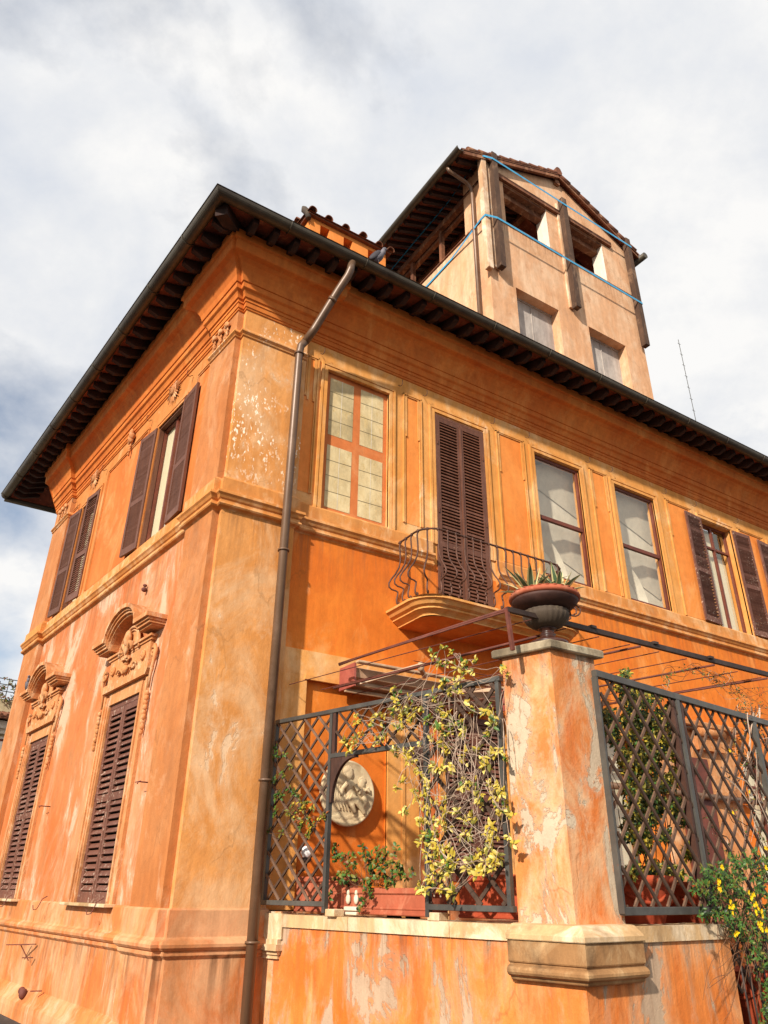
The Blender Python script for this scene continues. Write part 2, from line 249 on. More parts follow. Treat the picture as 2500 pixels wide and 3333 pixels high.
# ------------------------------------------------------------------ mesh builder
class MB:
    def __init__(s): s.v = []; s.f = []; s.mi = []; s.sm = []; s.mats = []; s.cur = 0
    def use(s, m):
        if m not in s.mats: s.mats.append(m)
        s.cur = s.mats.index(m); return s
    def face(s, idx, smooth=False): s.f.append(tuple(idx)); s.mi.append(s.cur); s.sm.append(smooth)
    def add(s, vs, fs, smooth=False, M4=None):
        b = len(s.v)
        s.v += [tuple(M4 @ Vector(p)) if M4 else tuple(p) for p in vs]
        for f in fs: s.face([b+i for i in f], smooth)
        return s
    def box(s, x0, x1, y0, y1, z0, z1, M4=None):
        v = [(x0, y0, z0), (x1, y0, z0), (x1, y1, z0), (x0, y1, z0), (x0, y0, z1), (x1, y0, z1), (x1, y1, z1), (x0, y1, z1)]
        return s.add(v, [(0, 3, 2, 1), (4, 5, 6, 7), (0, 1, 5, 4), (1, 2, 6, 5), (2, 3, 7, 6), (3, 0, 4, 7)], False, M4)
    def bbox(s, x0, x1, y0, y1, z0, z1, b=.008, M4=None):      # box with bevelled edges (front view chamfers)
        v = []; f = []
        def ring(z, i): return [(x0+i, y0+i, z), (x1-i, y0+i, z), (x1-i, y1-i, z), (x0+i, y1-i, z)]
        rs = [ring(z0, b), ring(z0+b, 0), ring(z1-b, 0), ring(z1, b)]
        for r in rs: v += r
        f.append((3, 2, 1, 0)); f.append((12, 13, 14, 15))
        for k in range(3):
            for i in range(4): j = (i+1) % 4; f.append((4*k+i, 4*k+j, 4*k+4+j, 4*k+4+i))
        return s.add(v, f, False, M4)
    def quad(s, a, b, c, d): return s.add([a, b, c, d], [(0, 1, 2, 3)])
    def bar(s, p0, p1, w, h=None, up=(0, 0, 1)):
        h = h or w; p0 = Vector(p0); p1 = Vector(p1); d = (p1-p0); 
        if d.length < 1e-6: return s
        d.normalize(); u = Vector(up)
        if abs(d.dot(u)) > .98: u = Vector((0, 1, 0))
        x = d.cross(u).normalized(); y = x.cross(d).normalized()
        v = []
        for p in (p0, p1):
            for a, b in ((-1, -1), (1, -1), (1, 1), (-1, 1)): v.append(p+x*a*w/2+y*b*h/2)
        return s.add(v, [(3, 2, 1, 0), (4, 5, 6, 7), (0, 1, 5, 4), (1, 2, 6, 5), (2, 3, 7, 6), (3, 0, 4, 7)])
    def tube(s, pts, r, n=8, r1=None, caps=True, flat=None):
        pts = [Vector(p) for p in pts]; m = len(pts); b = len(s.v); px = None
        for i, p in enumerate(pts):
            d = (pts[min(i+1, m-1)]-pts[max(i-1, 0)])
            d = d.normalized() if d.length > 1e-9 else Vector((0, 0, 1))
            if px is None:
                u = Vector((0, 0, 1)) if abs(d.z) < .9 else Vector((1, 0, 0)); px = d.cross(u).normalized()
            else:
                px = (px-d*px.dot(d)); px = px.normalized() if px.length > 1e-6 else d.orthogonal().normalized()
            py = d.cross(px)
            rr = r if r1 is None else r+(r1-r)*i/(m-1)
            if isinstance(r, (list, tuple)): rr = r[i]
            for k in range(n):
                a = 2*math.pi*k/n; s.v.append(tuple(p+px*math.cos(a)*rr+py*math.sin(a)*rr*(flat or 1)))
        for i in range(m-1):
            for k in range(n): j = (k+1) % n; s.face((b+i*n+k, b+i*n+j, b+(i+1)*n+j, b+(i+1)*n+k), n > 4)
        if caps: s.face([b+k for k in reversed(range(n))]); s.face([b+(m-1)*n+k for k in range(n)])
        return s
    def lathe(s, prof, c=(0, 0, 0), n=32, M4=None, rib=0, ribn=0):
        b = []; 
        for r, z in prof:
            for k in range(n):
                a = 2*math.pi*k/n; rr = r*(1+rib*math.cos(a*ribn)) if ribn else r
                b.append((c[0]+rr*math.cos(a), c[1]+rr*math.sin(a), c[2]+z))
        f = []
        for i in range(len(prof)-1):
            for k in range(n): j = (k+1) % n; f.append((i*n+k, i*n+j, (i+1)*n+j, (i+1)*n+k))
        f.append(tuple(reversed(range(n)))); f.append(tuple((len(prof)-1)*n+k for k in range(n)))
        s.add(b, f[:-2], True, M4); base = len(s.v)-len(b)
        for q in f[-2:]: s.face([base+i for i in q])
        return s
    def ell(s, c, r, n=12, M4=None):
        r = (r, r, r) if isinstance(r, (int, float)) else r; v = []; f = []; m = n//2+1
        for i in range(1, m):
            t = math.pi*i/m
            for k in range(n): a = 2*math.pi*k/n; v.append((c[0]+r[0]*math.sin(t)*math.cos(a), c[1]+r[1]*math.sin(t)*math.sin(a), c[2]+r[2]*math.cos(t)))
        for i in range(m-2):
            for k in range(n): j = (k+1) % n; f.append((i*n+k, (i+1)*n+k, (i+1)*n+j, i*n+j))
        v.append((c[0], c[1], c[2]+r[2])); v.append((c[0], c[1], c[2]-r[2])); T = len(v)-2
        for k in range(n): j = (k+1) % n; f.append((T, k, j)); f.append((T+1, (m-2)*n+j, (m-2)*n+k))
        return s.add(v, f, True, M4)
    def prism(s, poly, y0, y1, M4=None, smooth=False):          # poly in (x,z), extruded along y
        n = len(poly); v = [(x, y0, z) for x, z in poly]+[(x, y1, z) for x, z in poly]
        f = [tuple(range(n)), tuple(reversed(range(n, 2*n)))]
        for i in range(n): j = (i+1) % n; f.append((i, i+n, j+n, j))
        return s.add(v, f, smooth, M4)
    def sweep(s, path, prof, closed=False, caps=True):          # path: plan polyline, outward = left of travel
        n = len(path); off = []
        for i in range(n):
            p = Vector(path[i])
            def nrm(a, b): d = (Vector(b)-Vector(a)).normalized(); return Vector((d.y, -d.x))
            if closed or 0 < i < n-1:
                n0 = nrm(path[i-1], path[i]); n1 = nrm(path[i], path[(i+1) % n]); k = 1+n0.dot(n1)
                off.append((n0+n1)/max(k, .2))
            elif i == 0: off.append(nrm(path[0], path[1]))
            else: off.append(nrm(path[-2], path[-1]))
        b = len(s.v); m = len(prof)
        for i in range(n):
            for o, z in prof: q = Vector(path[i])+off[i]*o; s.v.append((q.x, q.y, z))
        for i in range(n if closed else n-1):
            j = (i+1) % n
            for k in range(m-1): s.face((b+i*m+k, b+j*m+k, b+j*m+k+1, b+i*m+k+1))
        if caps and not closed: s.face([b+k for k in range(m)]); s.face([b+(n-1)*m+k for k in reversed(range(m))])
        return s
    def wall(s, x0, x1, z0, z1, holes, y=0):                     # hole: (x0,x1,z0,z1,depth)
        xs = sorted({x0, x1, *[h[0] for h in holes], *[h[1] for h in holes]}); zs = sorted({z0, z1, *[h[2] for h in holes], *[h[3] for h in holes]})
        for a, b in zip(xs, xs[1:]):
            for c, d in zip(zs, zs[1:]):
                mx, mz = (a+b)/2, (c+d)/2
                if any(h[0] < mx < h[1] and h[2] < mz < h[3] for h in holes): continue
                s.quad((a, y, c), (b, y, c), (b, y, d), (a, y, d))
        for h in holes:
            a, b, c, d, e = h
            s.quad((a, y, c), (a, y, d), (a, y+e, d), (a, y+e, c)); s.quad((b, y, c), (b, y+e, c), (b, y+e, d), (b, y, d))
            s.quad((a, y, d), (b, y, d), (b, y+e, d), (a, y+e, d)); s.quad((a, y, c), (a, y+e, c), (b, y+e, c), (b, y, c))
        return s
    def mesh(s, name):
        me = bpy.data.meshes.new(name); me.from_pydata(s.v, [], s.f); 
        for m in s.mats: me.materials.append(M[m])
        me.polygons.foreach_set('material_index', s.mi); me.polygons.foreach_set('use_smooth', s.sm); me.update(); return me
WM = {}
I4 = Matrix.Identity(4)
def T(x, y, z, rz=0): return Matrix.Translation((x, y, z)) @ Matrix.Rotation(rz, 4, 'Z')
def part(name, mb, parent=None, W=I4, label=None, mesh=None):
    me = mesh or mb.mesh(name); o = bpy.data.objects.new(name, me); C.objects.link(o)
    WM[o.name] = W
    if parent: o.parent = parent; o.matrix_local = WM[parent.name].inverted() @ W
    else: o.matrix_local = W
    if label: o['label'] = label
    return o
def thing(name, label, cat, W=I4, group=None):
    o = bpy.data.objects.new(name, None); C.objects.link(o); o.matrix_local = W; WM[o.name] = W; o.empty_display_size = .1
    return tag(o, label, cat, group)
def tag(o, label, cat, group=None):
    o['label'] = label; o['category'] = cat
    if group: o['group'] = group
    return o
def struct(name, mb, kind='structure', W=I4): o = part(name, mb, None, W); o['kind'] = kind; return o
AX = -0.0943693
LDv = Vector((AX, 1)).normalized(); LNv = Vector((-1, AX)).normalized()
LF = Matrix(((-LDv.x, -LNv.x, 0, 0), (-LDv.y, -LNv.y, 0, 0), (0, 0, 1, 0), (0, 0, 0, 1)))   # x=-t, y=-off
def Lp(t, off=0): q = LDv*t+LNv*off; return (q.x, q.y)
RX = 15.5; LT = 9.4
# plan outlines (travel so that outward is on the right of travel: far left end -> corner -> right end)
PATH = [Lp(LT, .1), Lp(8.2, .1), Lp(8.2, 0), Lp(.88, 0), Lp(.88, .1), Lp(0, .1), (0, 0), (0, -.1), (1.11, -.1), (1.11, 0), (RX, 0)]
PLAIN = [Lp(LT, .1), Lp(0, .1)]
def corner_path(o):   # simple L-shaped line at plain wall offset
    k = [Lp(LT, 0), (0, 0), (RX, 0)]; return k
# ------------------------------------------------------------------ ground
g = MB().use('ground'); g.quad((-400, -400, -1.75), (400, -400, -1.75), (400, 400, -1.75), (-400, 400, -1.75)); struct('ground', g)
# ------------------------------------------------------------------ villa
villa = thing('villa', 'large orange stucco villa with corner pilasters, brown shutters and deep bracketed eaves', 'house', T(0, 0, -1.75))
V = villa
# walls ---------------------------------------------------------------
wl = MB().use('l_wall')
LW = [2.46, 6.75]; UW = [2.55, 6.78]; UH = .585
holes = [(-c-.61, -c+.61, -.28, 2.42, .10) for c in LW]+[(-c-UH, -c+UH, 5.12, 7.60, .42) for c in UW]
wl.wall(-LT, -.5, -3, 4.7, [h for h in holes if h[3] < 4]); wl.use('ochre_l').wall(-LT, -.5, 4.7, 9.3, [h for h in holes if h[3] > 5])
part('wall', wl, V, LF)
wr = MB().use('r_orange')
rh_low = [(3.80, 5.0, .05, 2.3, .12), (6.95, 7.95, .1, 2.35, .25), (1.50, 2.82, -.35, 2.46, .05), (11.2, 12.4, .1, 2.35, .25)]
rh_up = [(1.56, 2.80, 5.1, 7.76, .07), (3.78, 4.93, 3.7, 7.70, .09), (6.23, 7.50, 5.12, 7.72, .20), (8.53, 9.82, 5.12, 7.72, .20), (11.45, 12.6, 5.12, 7.72, .3)]
wr.wall(.5, RX, -3, 4.7, rh_low+[(3.78, 4.93, 3.7, 4.7, .09)])
wr.use('ochre').wall(.5, RX, 4.7, 9.3, [(a, b, max(c, 4.7), d, e) for a, b, c, d, e in rh_up])
wr.use('r_orange').quad((1.5, .05, -.35), (2.82, .05, -.35), (2.82, .05, 2.46), (1.5, .05, 2.46)); part('wall', wr, V)
# pilasters
pb = MB().use('pil')
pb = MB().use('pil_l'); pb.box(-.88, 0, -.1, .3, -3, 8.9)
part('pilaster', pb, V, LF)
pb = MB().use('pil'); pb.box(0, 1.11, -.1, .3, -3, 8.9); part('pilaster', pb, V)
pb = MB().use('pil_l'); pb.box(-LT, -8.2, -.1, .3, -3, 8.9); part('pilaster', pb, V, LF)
# back of building (closes the volume)
bk = MB().use('l_wall'); a = Lp(LT); b = (a[0]+15, a[1]); 
bk.quad((a[0], a[1], -3), (b[0], b[1], -3), (b[0], b[1], 9.3), (a[0], a[1], 9.3)); bk.quad((RX, 0, -3), (RX, a[1], -3), (RX, a[1], 9.3), (RX, 0, 9.3)); part('wall', bk, V)
# string course, base course, architrave, cornice
sc_prof = [(0, 5.12), (.05, 5.07), (.052, 4.88), (.06, 4.86), (.115, 4.84), (.12, 4.80), (.095, 4.775), (.075, 4.74), (.055, 4.725), (.055, 4.69), (.075, 4.68), (.08, 4.655), (.065, 4.635), (.02, 4.62), (.0, 4.60)]
part('string_course', MB().use('string').sweep(PATH[:-1]+[(3.665, 0)], sc_prof), V); part('string_course', MB().use('string').sweep([(5.045, 0), (RX, 0)], sc_prof), V)
bs_prof = [(0, -.27), (.03, -.29), (.03, -.545), (.045, -.56), (.05, -.565), (.085, -.58), (.10, -.61), (.095, -.64), (.07, -.665), (.045, -.675), (.05, -.685), (.05, -.715), (.03, -.735), (.012, -.75), (.01, -3)]
part('base_course', MB().use('base').sweep(PATH, bs_prof), V)
pl = [(.012, -1.38), (.05, -1.42), (.09, -1.5), (.14, -1.55), (.15, -1.62), (.15, -3)]
part('plinth', MB().use('base').sweep(PATH, pl), V)
cap_prof = [(0, 7.80), (.03, 7.79), (.04, 7.765), (.06, 7.75), (.06, 7.725), (.04, 7.71), (.02, 7.695), (.028, 7.68), (.02, 7.665), (0, 7.66)]
part('capital_moulding', MB().use('pil').sweep(PATH[3:9][1:], cap_prof), V)
part('capital_moulding', MB().use('pil').sweep(PATH[:3], cap_prof), V)
ar_prof = [(.5, 9.28), (.5, 9.12), (.46, 9.10), (.455, 8.95), (.44, 8.93), (.40, 8.915), (.36, 8.9), (.30, 8.85), (.25, 8.78), (.21, 8.70), (.19, 8.62), (.185, 8.60), (.165, 8.595), (.16, 8.50), (.15, 8.49), (.12, 8.47), (.10, 8.43), (.085, 8.38), (.06, 8.37), (.06, 8.32), (.045, 8.315), (.04, 8.235), (.025, 8.23), (.02, 8.2), (0, 8.19)]
part('cornice', MB().use('cornice').sweep(PATH, ar_prof), V)
# roof --------------------------------------------------------------
OV = 1.02
def eave_z(o): return 9.27+(OV-o)*.30
EP = [Lp(LT+2.15, 0), (0, 0), (RX+1, 0)]
rf = MB().use('soffit').sweep(EP, [(OV+.02, eave_z(OV)+.05), (OV+.02, eave_z(OV)), (-2.6, eave_z(-2.6))])
rf.use('tile').sweep(EP, [(OV+.05, eave_z(OV)+.06), (-2.6, eave_z(-2.6)+.06)])
a = Lp(LT+2.15, -2.6); 
zt = eave_z(-2.6)+.05
rf.quad((2.6, 2.6, zt), (RX+1, 2.6, zt), (RX+1, 9, zt), (2.0, 9, zt))
rf.quad(Lp(LT+2.15, -2.5)+(zt,), Lp(2.4, -2.5)+(zt,), Lp(2.4, -7)+(zt,), Lp(LT+2.15, -7)+(zt,))
# far end eave (runs round the far corner)
e0 = Vector(Lp(LT+2.15, OV)); e1 = e0+Vector((6, 0)); n0 = Vector((0, -1.6)); z0, z1 = eave_z(OV), eave_z(OV)+.3
rf.use('soffit').quad((e0.x, e0.y, z0), (e0.x+6, e0.y, z0), (e0.x+6, e0.y-1.2, z1), (e0.x+1.0, e0.y-1.2, z1))
for i in range(40):       # tile ends over the right eave, seen above the gutter from the street
    x = -.8+i*.42; rf.use('tile').tube([(x, -OV-.03, eave_z(OV)+.09), (x, 1.2, eave_z(-1.2)+.09)], .085, 8)
for i in range(26):
    t = -.6+i*.42; p = Lp(t, OV+.03); q = Lp(t, -1.2); rf.tube([(p[0], p[1], eave_z(OV)+.09), (q[0], q[1], eave_z(-1.2)+.09)], .085, 8)
roof = part('roof', rf, V)
raf = MB().use('rafter'); raf.add([(-.06, -.06, -.17), (.06, -.06, -.17), (.06, -.06, -.02), (-.06, -.06, -.02)], [(0, 1, 2, 3)])
raf = MB().use('rafter')
yo, yi = -(OV-.10), -.30
prof = [(yo, eave_z(-yo)-.11), (yo, eave_z(-yo)-.015), (yi, eave_z(-yi)-.015), (yi, eave_z(-yi)-.16), (yo+.18, eave_z(-yo)-.16)]
vv = [(-.047, y, z) for y, z in prof]+[(.047, y, z) for y, z in prof]
raf.add(vv, [(0, 1, 2, 3, 4), (9, 8, 7, 6, 5)]+[(i, i+5, (i+1) % 5+5, (i+1) % 5) for i in range(5)])
rme = raf.mesh('rafter')
k = .36; t = -.45
while t < LT+2.0: part('rafter', None, roof, LF @ T(-t, 0, 0), mesh=rme); t += k
x = -.3
while x < RX-.3: part('rafter', None, roof, T(x, 0, 0), mesh=rme); x += k
hb = MB().use('rafter').bar((-.86, -.86, eave_z(.95)-.09), (.3, .3, eave_z(-.3)-.09), .2, .2); part('hip_rafter', hb, roof)
# gutter
gp = []
for i in range(13):
    a = math.pi*i/12; gp.append((.11*math.cos(a), -.11*math.sin(a)))
gz = eave_z(OV)+.055; go = OV+.02
gprof = [(go+.125, gz+.006)]+[(go+x, gz+z) for x, z in gp]+[(go-.1, gz)]+[(go+x*.92, gz+z*.92) for x, z in reversed(gp)]
part('gutter', MB().use('gutter').sweep(EP, gprof), V)
b = MB().use('gutter')
for i in range(11): 
    for fr, s_ in ((LF, -1), (I4, 1)):
        x = s_*(.2+i*1.4); pts = [fr @ Vector((x, -go+.0+.118*math.cos(math.pi*j/10), gz-.118*math.sin(math.pi*j/10))) for j in range(11)]
        b.tube(pts, .008, 5)
part('gutter_bracket', b, V)
# far end gutter
b = MB().use('gutter'); b.tube([(e0.x-.02, e0.y+.05, gz-.05), (e0.x+5, e0.y+.05, gz-.05)], .1, 10); part('gutter', b, V)
# downpipe on the right facade
b = MB().use('pipe')
P0 = Vector((.91, -.235, -3)); b.tube([P0, (.91, -.235, 7.62), (.92, -.25, 7.78), (.98, -.30, 7.88)], .062, 16)
b.tube([(.975, -.295, 7.87), (1.06, -.42, 8.08), (1.26, -.80, 8.72), (1.34, -.96, 8.95), (1.36, -1.01, 9.05), (1.37, -1.03, 9.22)], .066, 16)
for z in (7.62, 4.15, 1.10, -.6): b.tube([(.91, -.235, z-.012), (.91, -.235, z+.012)], .082, 16); 
for z in (7.55, 4.1, .95): b.bar((.91, -.18, z+.05), (.91, -.08, z+.05), .02)
b.tube([(1.20, -.70, 8.54), (1.215, -.725, 8.58)], .075, 16)
part('downpipe', b, V)
# ------------------------------------------------------------ frame mouldings
def rectframe(mb, x0, x1, z0, z1, w, yf, sides='LTR', d=.02):      # raised stepped architrave round an opening
    steps = [(0, .35, yf), (.35, .5, yf+d*.9), (.5, 1.0, yf+d*.35)]
    for a, b_, y in steps:
        oa, ob = w*a, w*b_
        if 'T' in sides: mb.box(x0-w+oa, x1+w-oa, y, .03, z1+w-ob, z1+w-oa)
        if 'L' in sides: mb.box(x0-w+oa, x0-w+ob, y, .03, z0, z1+w-ob)
        if 'R' in sides: mb.box(x1+w-ob, x1+w-oa, y, .03, z0, z1+w-ob)
        if 'B' in sides: mb.box(x0-w+oa, x1+w-oa, y, .03, z0-w+oa, z0-w+ob)
for x0, x1 in ((1.56, 2.80), (3.78, 4.93), (6.23, 7.50), (8.53, 9.82), (11.45, 12.6), (14.2, 15.3)):
    b = MB().use('ochre'); rectframe(b, x0, x1, 5.07, 7.74, .12, -.035); part('window_architrave', b, V)
# moulded strips framing the orange panels
for x0, x1, zb, q0, q1 in ((1.2, 1.34, 5.3, 1.13, 1.39), (3.14, 3.44, 5.3, 3.16, 3.42), (5.30, 5.92, 5.12, 5.3, 5.92), (7.86, 8.28, 5.12, 7.86, 8.28), (10.28, 11.1, 5.12, 10.28, 11.1), (12.95, 13.9, 5.12, 12.95, 13.9)):
    w = .05; b = MB().use('ochre')
    for a, c, y in ((0, .022, -.03), (.022, .036, -.012), (.036, .05, -.022)):
        b.box(x0-w+a, x0-w+c, y, .02, zb if x0 > 1.25 else 7.05, 7.88-a); b.box(x1+w-c, x1+w-a, y, .02, zb, 7.88-a)
        b.box(x0-w+a, x1+w-a, y, .02, 7.88-c, 7.88-a)
    for s_, xx in ((1, x0), (-1, x1)):
        b.box(xx-.03 if s_ < 0 else xx, xx if s_ < 0 else xx+.03, -.028, .02, 6.98, 7.02)
        b.box(min(xx, xx+s_*.035), max(xx, xx+s_*.035), -.02, .02, 7.02, 7.83)
    pf = part('panel_moulding', b, V)
    b = MB().use('panel'); b.quad((q0, -.004, max(zb, 5.13)), (q1, -.004, max(zb, 5.13)), (q1, -.004, 7.82), (q0, -.004, 7.82)); part('orange_panel', b, pf)
# L facade upper panels / frames
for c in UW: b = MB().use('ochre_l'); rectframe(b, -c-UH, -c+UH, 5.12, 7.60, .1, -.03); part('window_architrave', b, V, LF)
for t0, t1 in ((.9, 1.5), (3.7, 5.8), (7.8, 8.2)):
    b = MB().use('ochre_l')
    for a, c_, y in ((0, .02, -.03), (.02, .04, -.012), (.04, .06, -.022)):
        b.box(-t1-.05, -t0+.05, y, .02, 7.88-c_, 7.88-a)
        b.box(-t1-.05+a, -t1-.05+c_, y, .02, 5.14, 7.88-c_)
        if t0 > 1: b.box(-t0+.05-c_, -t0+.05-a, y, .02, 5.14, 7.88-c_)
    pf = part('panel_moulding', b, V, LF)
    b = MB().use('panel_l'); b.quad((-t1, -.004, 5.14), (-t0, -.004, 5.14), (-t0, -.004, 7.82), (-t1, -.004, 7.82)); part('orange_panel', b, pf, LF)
# hooks
def hook_mesh():
    m = MB().use('iron'); m.tube([(0, 0, 0), (0, -.03, -.02), (.0, -.05, -.05), (.01, -.09, -.06), (.015, -.115, -.03), (.015, -.12, .02), (.02, -.105, .06), (.03, -.09, .05)], .006, 5); return m.mesh('hook')
hme = hook_mesh()
for x in (1.4, 2.98, 3.52, 5.12, 6.02, 7.72, 8.4, 10.15, 11.22, 12.8): part('hook', None, V, T(x, -.02, 8.0), mesh=hme)
for t in (1.8, 3.6, 6.05, 8.0): part('hook', None, V, LF @ T(-t, -.02, 8.02), mesh=hme)
# ------------------------------------------------------------ shutters
def leaf_mesh(w, h, split, pitch, mat, tilt=40, sw=.045, th=.035, slat=.045, name='shutter'):
    m = MB().use(mat); st = .07
    m.box(0, st, -th, 0, 0, h); m.box(w-st, w, -th, 0, 0, h)
    rails = [(0, .13), (h-.09, h)]+([(split-.05, split+.05)] if split else [])
    for a, b in rails: m.box(st, w-st, -th+.002, -.002, a, b)
    secs = [(.13, split-.05), (split+.05, h-.09)] if split else [(.13, h-.09)]
    jr = random.Random(int(w*1000+h*10))
    for a, b in secs:
        n = max(1, int((b-a)/pitch)); p = (b-a)/n
        for i in range(n):
            z = a+(i+.5)*p; tl = R_(tilt+jr.gauss(0, 2.5)+(14 if jr.random() < .04 else 0)); c, s_ = math.cos(tl), math.sin(tl)
            d = Vector((0, -c*slat/2, -s_*slat/2)); u = Vector((0, -s_*.007, c*.007))
            o = Vector((0, -th/2, z)); v = []
            for x in (st, w-st):
                for q in (-d-u, d-u, d+u, -d+u): v.append((x, (o+q).y, (o+q).z))
            m.add(v, [(0, 1, 2, 3), (7, 6, 5, 4), (0, 4, 5, 1), (1, 5, 6, 2), (2, 6, 7, 3), (3, 7, 4, 0)])
    m.box(.004, .01, -th-.012, -th, h*.2, h*.2+.09); m.box(.0, .025, -th-.014, -th+.002, h*.5, h*.5+.1); m.box(.0, .025, -th-.014, -th+.002, h*.85, h*.85+.09)
    return m.mesh(name)
def mirror(me):
    m2 = me.copy()
    for v in m2.vertices: v.co.x = -v.co.x
    m2.flip_normals(); return m2
# lower left-facade windows with pediments ---------------------------
lowleaf = leaf_mesh(.575, 2.60, 1.32, .082, 'brown_worn', 56, slat=.072)
lowleafR = mirror(lowleaf)
def ped_parts(V, W, idx):
    # architrave round the opening
    b = MB().use('relief')
    for x0, x1, y in ((-.86, -.80, -.05), (-.80, -.70, -.03), (-.70, -.66, -.055), (-.66, -.61, -.04)):
        b.box(x0, x1, y, .02, -.27, 2.47+(-x0-.61)*.5); b.box(-x1, -x0, y, .02, -.27, 2.47+(-x0-.61)*.5)
    b.box(-.61, .61, -.04, .02, 2.42, 2.47); b.box(-.80, .80, -.03, .02, 2.60, 2.72); b.box(-.66, .66, -.036, .02, 2.47, 2.60)
    b.prism([(-.86, 2.62), (.86, 2.62), (.92, 2.70), (.92, 2.74), (-.92, 2.74), (-.92, 2.70)], -.10, .02)
    b.box(-.80, .80, -.06, .02, 2.74, 3.18)                         # frieze block
    b.box(-.86, .86, -.08, .02, 3.14, 3.18); b.box(-.90, .90, -.11, .02, 3.18, 3.215)
    fr = part('window_frame', b, V, W)
    # arched hood: sweep an outline of profile steps
    b = MB().use('relief')
    def outline(e, zoff):   # upper edge line of the hood from left to right, with end drop
        pts = [(-1.10-e, 3.30+zoff), (-.66, 3.30+zoff)]
        for i in range(13):
            a = math.pi*(1-i/12); pts.append((.62*math.cos(a), 3.30+zoff+.40*math.sin(a)))
        pts += [(.66, 3.30+zoff), (1.10+e, 3.30+zoff)]
        return pts
    layers = [(0, .04, -.24), (.04, .075, -.27), (.075, .14, -.31), (-.03, .0, -.20)]
    for z0, z1, y in layers:
        lo = outline((y+.24)*-.6, z0); hi = outline((y+.24)*-.6, z1)
        for i in range(len(lo)-1):
            (a, c), (d, e_) = lo[i], lo[i+1]; (f, g_), (h, j) = hi[i], hi[i+1]
            b.add([(a, y, c), (d, y, e_), (h, y, j), (f, y, g_), (a, .02, c), (d, .02, e_), (h, .02, j), (f, .02, g_)], [(0, 1, 2, 3), (3, 2, 6, 7), (0, 4, 5, 1)]+([(0, 3, 7, 4)] if i == 0 else [])+([(1, 5, 6, 2)] if i == len(lo)-2 else []))
    pd = part('pediment', b, V, W)
    # carved emblem, rosettes and scrolls
    b = MB().use('relief')
    ring = [( .40*math.cos(a), -.085, 3.12+.40*math.sin(a)) for a in [math.pi*(.0+i/16) for i in range(17)]]
    b.tube(ring, .022, 6); b.tube([(p[0]*.88, -.075, 3.12+(p[2]-3.12)*.88) for p in ring], .014, 6)
    b.add([(0, -.065, 3.10)]+[(.4*math.cos(math.pi*i/16), -.065, 3.1+.42*math.sin(math.pi*i/16)) for i in range(17)], [(0, i+1, i+2) for i in range(16)])
    b.ell((0, -.13, 3.33), (.075, .06, .14)); b.ell((0, -.12, 3.16), (.035, .04, .14))
    for s_ in (-1, 1):
        b.tube([(0, -.12, 3.06), (s_*.05, -.13, 3.16), (s_*.13, -.13, 3.25), (s_*.20, -.13, 3.22), (s_*.20, -.12, 3.15), (s_*.15, -.12, 3.14)], [.022, .03, .04, .04, .03, .018], 8)
        b.tube([(0, -.11, 3.02), (s_*.07, -.11, 2.98), (s_*.14, -.1, 3.02)], .018, 6)
        b.lathe([(.075, 0), (.07, .03), (.045, .035), (.035, .02), (.02, .045), (.001, .05)], n=14, M4=Matrix.Translation((s_*.60, -.06, 2.95)) @ Matrix.Rotation(R_(90), 4, 'X'))
        sp = [(s_*(.30+.10*(1-i/14)*math.cos(i*.55)), -.085, 2.86+.07*(1-i/14)*math.sin(i*.55)) for i in range(15)]
        b.tube(sp, .016, 6)
        b.tube([(s_*.08, -.09, 2.80), (s_*.16, -.1, 2.88), (s_*.24, -.09, 2.84)], .022, 6)
        # side volute
        sp = [(s_*(.96+.085*(1-i/18)*math.cos(2.2-i*.5)), -.06, 2.92+.085*(1-i/18)*math.sin(2.2-i*.5)) for i in range(19)]
        b.tube(sp, .024, 6)
        b.tube([(s_*.90, -.05, 2.98), (s_*.99, -.06, 3.02), (s_*1.05, -.06, 2.94), (s_*1.02, -.06, 2.78), (s_*.95, -.05, 2.60), (s_*.93, -.04, 2.42)], [.02, .028, .03, .028, .022, .018], 6)
        # leaf drop
        for i in range(9):
            z = 2.34-i*.065; b.ell((s_*(.93+.01*(i % 2)), -.05, z), (.034-.0025*i, .035, .045))
    b.bar((-.12, -.12, 3.03), (.12, -.12, 3.03), .05, .045); b.bar((-.06, -.13, 3.0), (.06, -.13, 3.0), .06, .03)
    b.ell((0, -.09, 2.86), (.06, .05, .07)); b.ell((0, -.08, 2.96), (.04, .04, .04))
    part('emblem_relief', b, pd, W)
for i, c in enumerate(LW):
    W = LF @ T(-c, 0, 0); ped_parts(V, W, i)
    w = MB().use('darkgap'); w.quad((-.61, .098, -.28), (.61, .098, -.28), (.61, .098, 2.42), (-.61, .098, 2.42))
    w.use('brown_worn'); w.box(-.61, -.585, -.005, .09, -.27, 2.42); w.box(.585, .61, -.005, .09, -.27, 2.42); w.box(-.585, .585, -.005, .09, 2.345, 2.42)
    win = part('window', w, V, W)
    part('shutter', None, win, W @ T(-.582, .03, -.26), mesh=lowleaf); part('shutter', None, win, W @ T(.582, .03, -.26), mesh=lowleafR)
    s = MB().use('trav'); s.bbox(-.88, .88, -.15, .02, -.30, -.262, .006); part('sill', s, win, W)
